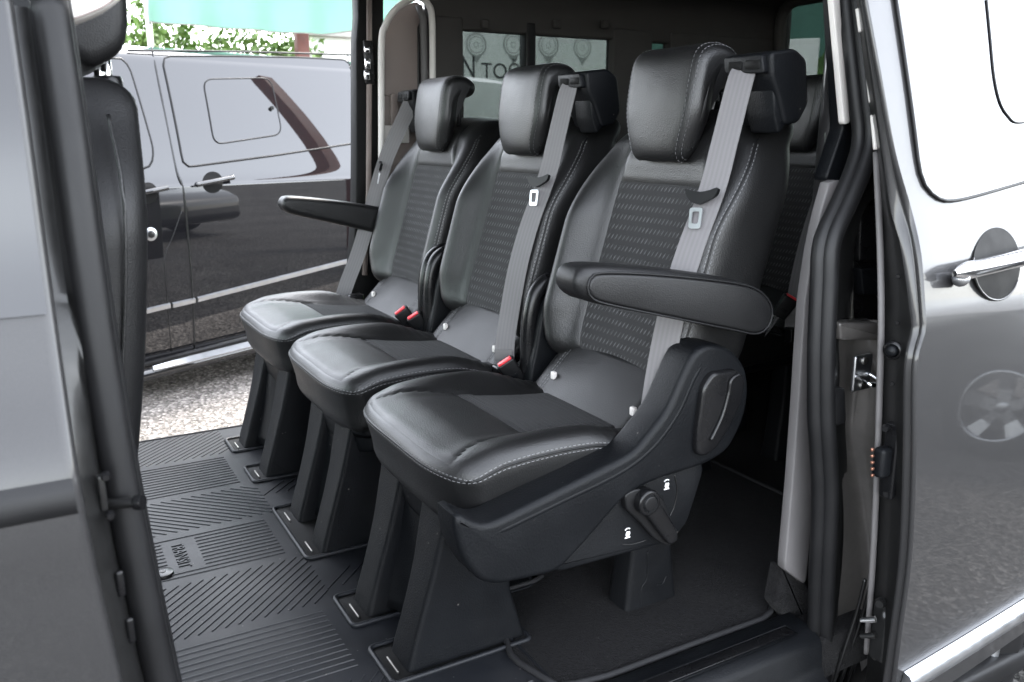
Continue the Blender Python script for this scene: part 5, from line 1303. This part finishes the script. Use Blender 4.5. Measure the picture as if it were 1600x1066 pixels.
# ------------------------------------------------------------------ yard beyond: banner, shade nets, hedge, wall, post
BY = 7.2
def bpt(u, v, y=BY): return on_y(u, v, y)
a, b = bpt(690, 30), bpt(1015, 230)
zt_, zb_ = bpt(760, 46)[2], -0.35
x0, x1 = bpt(712, 80)[0], bpt(1000, 80)[0]
ban = empty('banner', ((x0 + x1) / 2, BY, GZ), 'pale printed banner with rings and letters seen through the tinted side windows', 'banner')
BANNER = mat('banner_vinyl', (0.62, 0.63, 0.60), 0.6, var=(3, 0.06)); PRINT = mat('banner_print', (0.03, 0.032, 0.035), 0.6); PRINT_G = mat('banner_grey_print', (0.27, 0.28, 0.27), 0.6)
sheet_ = build('banner_sheet', *slab(x0, x1, BY, BY + 0.01, zb_, zt_, 0.003), BANNER, ban)
for x in (x0 + 0.03, (x0 + x1) / 2, x1 - 0.03): build('banner_post', *tube([(x, BY + 0.04, GZ), (x, BY + 0.04, zt_ + 0.05)], 0.025, 10), STEEL, ban)
def ring(u, v, r0, nm='ring_mark'):
    c = bpt(u, v); R0 = r0 * bpt(u + 1, v)[0] - r0 * bpt(u, v)[0]; P = []
    for rr, w in ((R0, 0.14), (R0 * 0.72, 0.10), (R0 * 0.25, 0.25)):
        V, F = [], []; n = 36
        for i in range(n):
            t = 2 * math.pi * i / n
            for f in (1 - w, 1.0): V.append((c[0] + rr * f * math.cos(t), BY - 0.002, c[2] + rr * f * math.sin(t)))
        F = [[2 * i, 2 * i + 1, 2 * ((i + 1) % n) + 1, 2 * ((i + 1) % n)] for i in range(n)]; P.append((V, F))
    build(nm, *join(P), PRINT_G, sheet_, smooth=False)
    P = [(c[0] - R0 * 0.5, BY - 0.003, c[2] - R0 * 0.9), (c[0] + R0 * 0.5, BY - 0.003, c[2] - R0 * 0.9), (c[0], BY - 0.003, c[2] - R0 * 1.55)]; build('ring_point', P, [[0, 1, 2]], PRINT_G, sheet_, smooth=False)
for u, v, r in ((744, 70, 16), (802, 70, 16), (857, 71, 16), (910, 75, 14), (962, 70, 14)): ring(u, v, r)
def word(body, u0, u1, v0, v1):
    fc = bpy.data.curves.new('word', 'FONT'); fc.body = body; fc.size = 1; o = bpy.data.objects.new('word', fc); COL.objects.link(o); bpy.context.view_layer.update()
    me = bpy.data.meshes.new_from_object(o.evaluated_get(bpy.context.evaluated_depsgraph_get())); bpy.data.objects.remove(o)
    co = np.empty(len(me.vertices) * 3); me.vertices.foreach_get('co', co); co = co.reshape(-1, 3); mn, mxx = co.min(0), co.max(0)
    p0, p1 = bpt(u0, v1), bpt(u1, v0); sx, sz = (p1[0] - p0[0]) / (mxx[0] - mn[0]), (p1[2] - p0[2]) / (mxx[1] - mn[1])
    V = np.c_[p0[0] + (co[:, 0] - mn[0]) * sx, np.full(len(co), BY - 0.003), p0[2] + (co[:, 1] - mn[1]) * sz]
    build('banner_word', V, [list(p.vertices) for p in me.polygons], PRINT, sheet_, smooth=False)
word('TOČ', 752, 812, 92, 122); word('N', 722, 741, 88, 122)

NET = mat('green_net', (0.27, 0.42, 0.365), 0.8, var=(1.5, 0.15)); 
_t = NET.node_tree; _p = _t.nodes['Principled BSDF']; _p.inputs['Subsurface Weight'].default_value = 0.0
tl_ = _t.nodes.new('ShaderNodeBsdfTranslucent'); tl_.inputs[0].default_value = (0.30, 0.47, 0.41, 1); mx_ = _t.nodes.new('ShaderNodeMixShader'); mx_.inputs[0].default_value = 0.55
_o = _t.nodes['Material Output']; _t.links.new(_p.outputs[0], mx_.inputs[1]); _t.links.new(tl_.outputs[0], mx_.inputs[2]); _t.links.new(mx_.outputs[0], _o.inputs[0])
def net(name, x0, x1, z_edge, y, top, label, amp=0.05):
    nx, nz = 60, 14; V, F = [], []
    for j in range(nz):
        for i in range(nx):
            t = i / (nx - 1); w = j / (nz - 1); zb = z_edge(t)
            V.append((x0 + (x1 - x0) * t, y - 1.6 * w ** 1.5 + amp * math.sin(t * 31 + w * 2) * (1 - w * 0.5), zb + (top - zb) * w))
    for j in range(nz - 1):
        for i in range(nx - 1): a = j * nx + i; F.append([a, a + 1, a + nx + 1, a + nx])
    n = len(V); V = V + [(a, b + 0.004, c) for a, b, c in V]; F = F + [[q + n for q in f] for f in F]
    r = empty(name, ((x0 + x1) / 2, y + 0.1, GZ), label, 'shade net')
    build('net_sheet', V, F, NET, r)
    for x in (x0, x1): build('net_pole', *tube([(x, y + 0.05, GZ), (x, y + 0.05, top)], 0.03, 8), STEEL, r)
    build('net_cable', *tube([V[i] for i in range(nx)], 0.008, 5), STEEL, r)
    return r
NY = 9.5
za, zb2, zc = on_y(235, 34, NY)[2], on_y(430, 50, NY)[2], on_y(555, 34, NY)[2]
xa, xb = on_y(232, 20, NY)[0], on_y(640, 20, NY)[0]
net('shade_net', xa, xb, lambda t: za + (zb2 - za) * math.sin(min(t / 0.62, 1) * math.pi / 2) if t < 0.62 else zb2 + (zc - zb2) * ((t - 0.62) / 0.38), NY, 3.4, 'pale green shade net hanging above the black van')
LEAF = mat('leaf', (0.10, 0.17, 0.035), 0.6, var=(6, 0.35)); LEAF2 = mat('leaf_dark', (0.045, 0.095, 0.025), 0.6, var=(6, 0.3)); BARK = mat('bark', (0.09, 0.06, 0.04), 0.9, bump=[(30, 0.8, 0.02, 'noise')])
def bush(name, c, rx, ry, rz_, n, label, m=LEAF, leaf=0.05):
    r = empty(name, (c[0], c[1], GZ), label, 'bush'); rng = np.random.default_rng(int(abs(c[0] * 100 + c[1] * 10)))
    cl = rng.normal(0, 0.45, (26, 3)); pts = cl[rng.integers(0, 26, n)] + rng.normal(0, 0.16, (n, 3)); pts *= np.minimum(1, 1.15 / np.maximum(np.linalg.norm(pts, axis=1, keepdims=True), 1e-6))
    pts = pts * [rx, ry, rz_] + [c[0], c[1], c[2]]; pts = pts[pts[:, 2] > GZ + 0.03]; n = len(pts)
    a = rng.normal(0, 1, (n, 3)); a /= np.linalg.norm(a, axis=1, keepdims=True); b = np.cross(a, rng.normal(0, 1, (n, 3))); b /= np.linalg.norm(b, axis=1, keepdims=True); s = leaf * rng.uniform(0.6, 1.3, (n, 1))
    V = np.stack([pts - a * s, pts + b * s * 0.45, pts + a * s, pts - b * s * 0.45], 1).reshape(-1, 3); F = np.arange(4 * n).reshape(-1, 4)
    tag(build('crown', V, F, m, r, smooth=False), kind='stuff')
    st_ = [tube(catmull([(c[0], c[1], GZ), (c[0] + dx_ * 0.4, c[1] + 0.05, c[2] - rz_ * 0.4), (c[0] + dx_, c[1], c[2] + rz_ * 0.3)], 5), np.linspace(0.05, 0.012, 11), 6) for dx_ in (-rx * 0.5, 0.0, rx * 0.45)]
    build('trunk', *join(st_), BARK, r)
def at(u, v, y): return on_y(u, v, y)
for i, (u, lab) in enumerate(((235, 'yellow-green bush behind the black van, leftmost of the row'), (300, 'leafy bush behind the black van, second from the left'), (365, 'leafy bush behind the black van, third from the left'), (430, 'leafy bush behind the black van, next to the red post'))):
    c = at(u, 75, 10.6 + 0.3 * (i % 2)); bush('bush', (c[0], c[1], 1.05), 0.7, 0.5, 1.25, 5200, lab)
p = at(471, 60, 10.2)
tag(build('post', *join([slab(p[0] - 0.07, p[0] + 0.07, 10.13, 10.27, GZ, 2.15, 0.01)]), mat('red_oxide_paint', (0.085, 0.022, 0.015), 0.6, var=(12, 0.25)), smooth=True, sharp=40), 'rust-red post beside the white wall behind the black van', 'post')
wl = at(484, 60, 11.0)
wallo = empty('building', (wl[0] + 2, 11.6, GZ), 'white wall of a low building behind the black van', 'building')
WALL = mat('white_render', (0.78, 0.77, 0.74), 0.85, var=(2, 0.06), bump=[(60, 0.2, 0.004, 'noise')])
build('wall', *slab(wl[0], wl[0] + 3.0, 11.0, 11.3, GZ, 2.05, 0.01), WALL, wallo); build('roof_edge', *slab(wl[0] - 0.08, wl[0] + 3.08, 10.9, 11.4, 2.05, 2.13, 0.01), mat('roof_sheet', (0.35, 0.33, 0.31), 0.6), wallo)
# through the rear window: grass bank, net above it and a white panel
BD = np.array([0.735, 0.678, 0.0]); BP = np.array([-0.678, 0.735, 0.0])
def bank():
    V, F = [], []; nx, ny = 36, 20; rng = np.random.default_rng(3)
    for j in range(ny):
        for i in range(nx):
            q = BD * (6.3 + j * 0.2) + BP * (-2.2 + i * 0.11); V.append((q[0], q[1], GZ - 0.03 + 2.3 * float(sstep(0, 17, j)) + 0.05 * rng.normal() * (j > 0)))
    for j in range(ny - 1):
        for i in range(nx - 1): a = j * nx + i; F.append([a, a + 1, a + nx + 1, a + nx])
    return V, F
tag(build('grass_bank', *bank(), mat('grass', (0.07, 0.13, 0.03), 0.9, var=(3, 0.5), bump=[(25, 1, 0.05, 'noise')])), 'green grassy bank beyond the rear window', kind='structure')
c = BD * 9.4
V, F = [], []; nx, nz = 40, 12
for j in range(nz):
    for i in range(nx):
        q = c + BP * (-2.2 + i * 0.11) + BD * (0.05 * math.sin(i * 0.9)); V.append((q[0], q[1], 1.60 + j * 0.2))
for j in range(nz - 1):
    for i in range(nx - 1): a = j * nx + i; F.append([a, a + 1, a + nx + 1, a + nx])
n_ = len(V); V = V + [tuple(np.array(v) + BD * 0.004) for v in V]; F = F + [[q + n_ for q in f] for f in F]
r = empty('shade_net', (c[0], c[1], GZ), 'dark green shade net seen through the rear window at right', 'shade net')
build('net_sheet', V, F, mat('dark_net', (0.07, 0.16, 0.13), 0.8, var=(2, 0.2)), r)
for d in (-2.15, 2.0): q = c + BP * d; build('net_pole', *tube([(q[0] + 0.05, q[1], GZ), (q[0] + 0.05, q[1], 3.85)], 0.03, 8), STEEL, r)
p = on_x(1238, 100, 4.55); pw = 0.16
V, F = rbox((0, 0, 0.45), (0.03, pw, 1.05), 0.008, 2); V = np.array([np.array([p[0], p[1], 0]) + BD * v[0] + BP * v[1] + [0, 0, v[2]] for v in V])
V[:, 2] = np.where(V[:, 2] > 0, on_x(1238, 62, 4.55)[2] + V[:, 2] - 1.5, V[:, 2])
tag(build('panel', V, F, WALL, sharp=40), 'white upright panel seen through the rear window', 'panel')

# rust-red pergola post behind the van; its reflection bends across the black van's glass
tag(build('post', *join([slab(5.15, 5.37, 2.87, 3.05, GZ, 4.8, 0.01)]), MATS['red_oxide_paint'], sharp=40), 'tall rust-red pergola post behind the grey van, mirrored in the black van', 'post')

# ------------------------------------------------------------------ what the doors mirror: a parked car on the camera's side
car = empty('car', (4.85, -1.34, GZ), 'dark hatchback with pale alloy wheels, seen only as a reflection in the open door', 'car')
prof = [(0.62, 0.30), (0.60, 0.62), (0.40, 0.72), (-0.30, 0.82), (-1.00, 1.28), (-1.60, 1.42), (-2.60, 1.40), (-3.20, 1.05), (-3.42, 0.95), (-3.45, 0.35), (-3.30, 0.22)]
def arch_pts(c): return [(c + 0.36 * math.cos(a), 0.30 + 0.36 * math.sin(a)) for a in np.linspace(math.pi, 0, 9)]
ol = prof + arch_pts(-2.85) + arch_pts(-0.35) + [(0.45, 0.22)]
ol = np.array(ol); ol[:, 1] += GZ; ol[:, 0] += 0.16
SILVER = mat('dark_car_paint', (0.012, 0.012, 0.014), 0.4, coat=1.0, coat_rough=0.03)
build('body', *pad(resample(round_outline(ol, 0.05, 3), 150, True), 4.0, 5.70, 0.05, 'yz', 4), SILVER, car, sharp=50)
for a, b in ((-1.02, -1.75), (-1.82, -2.75)):
    o = round_outline([(a - 0.02, 0.86 + GZ), (b, 0.86 + GZ), (b - 0.02 if b < -2 else b, 1.26 + GZ), (a - 0.42 if a > -1.5 else a, 1.26 + GZ)], 0.05, 3); build('window', *pad(o + [0.16, 0], 3.994, 4.02, 0.003, 'yz', 2), DARKGLASS, car)
for y in (-0.19, -2.69):
    for x, o in ((4.12, -1.0), (5.58, 1.0)): wheel(car, np.array([x, y, GZ + 0.33]), np.array([0, 1.0, 0]), np.array([o, 0, 0]))
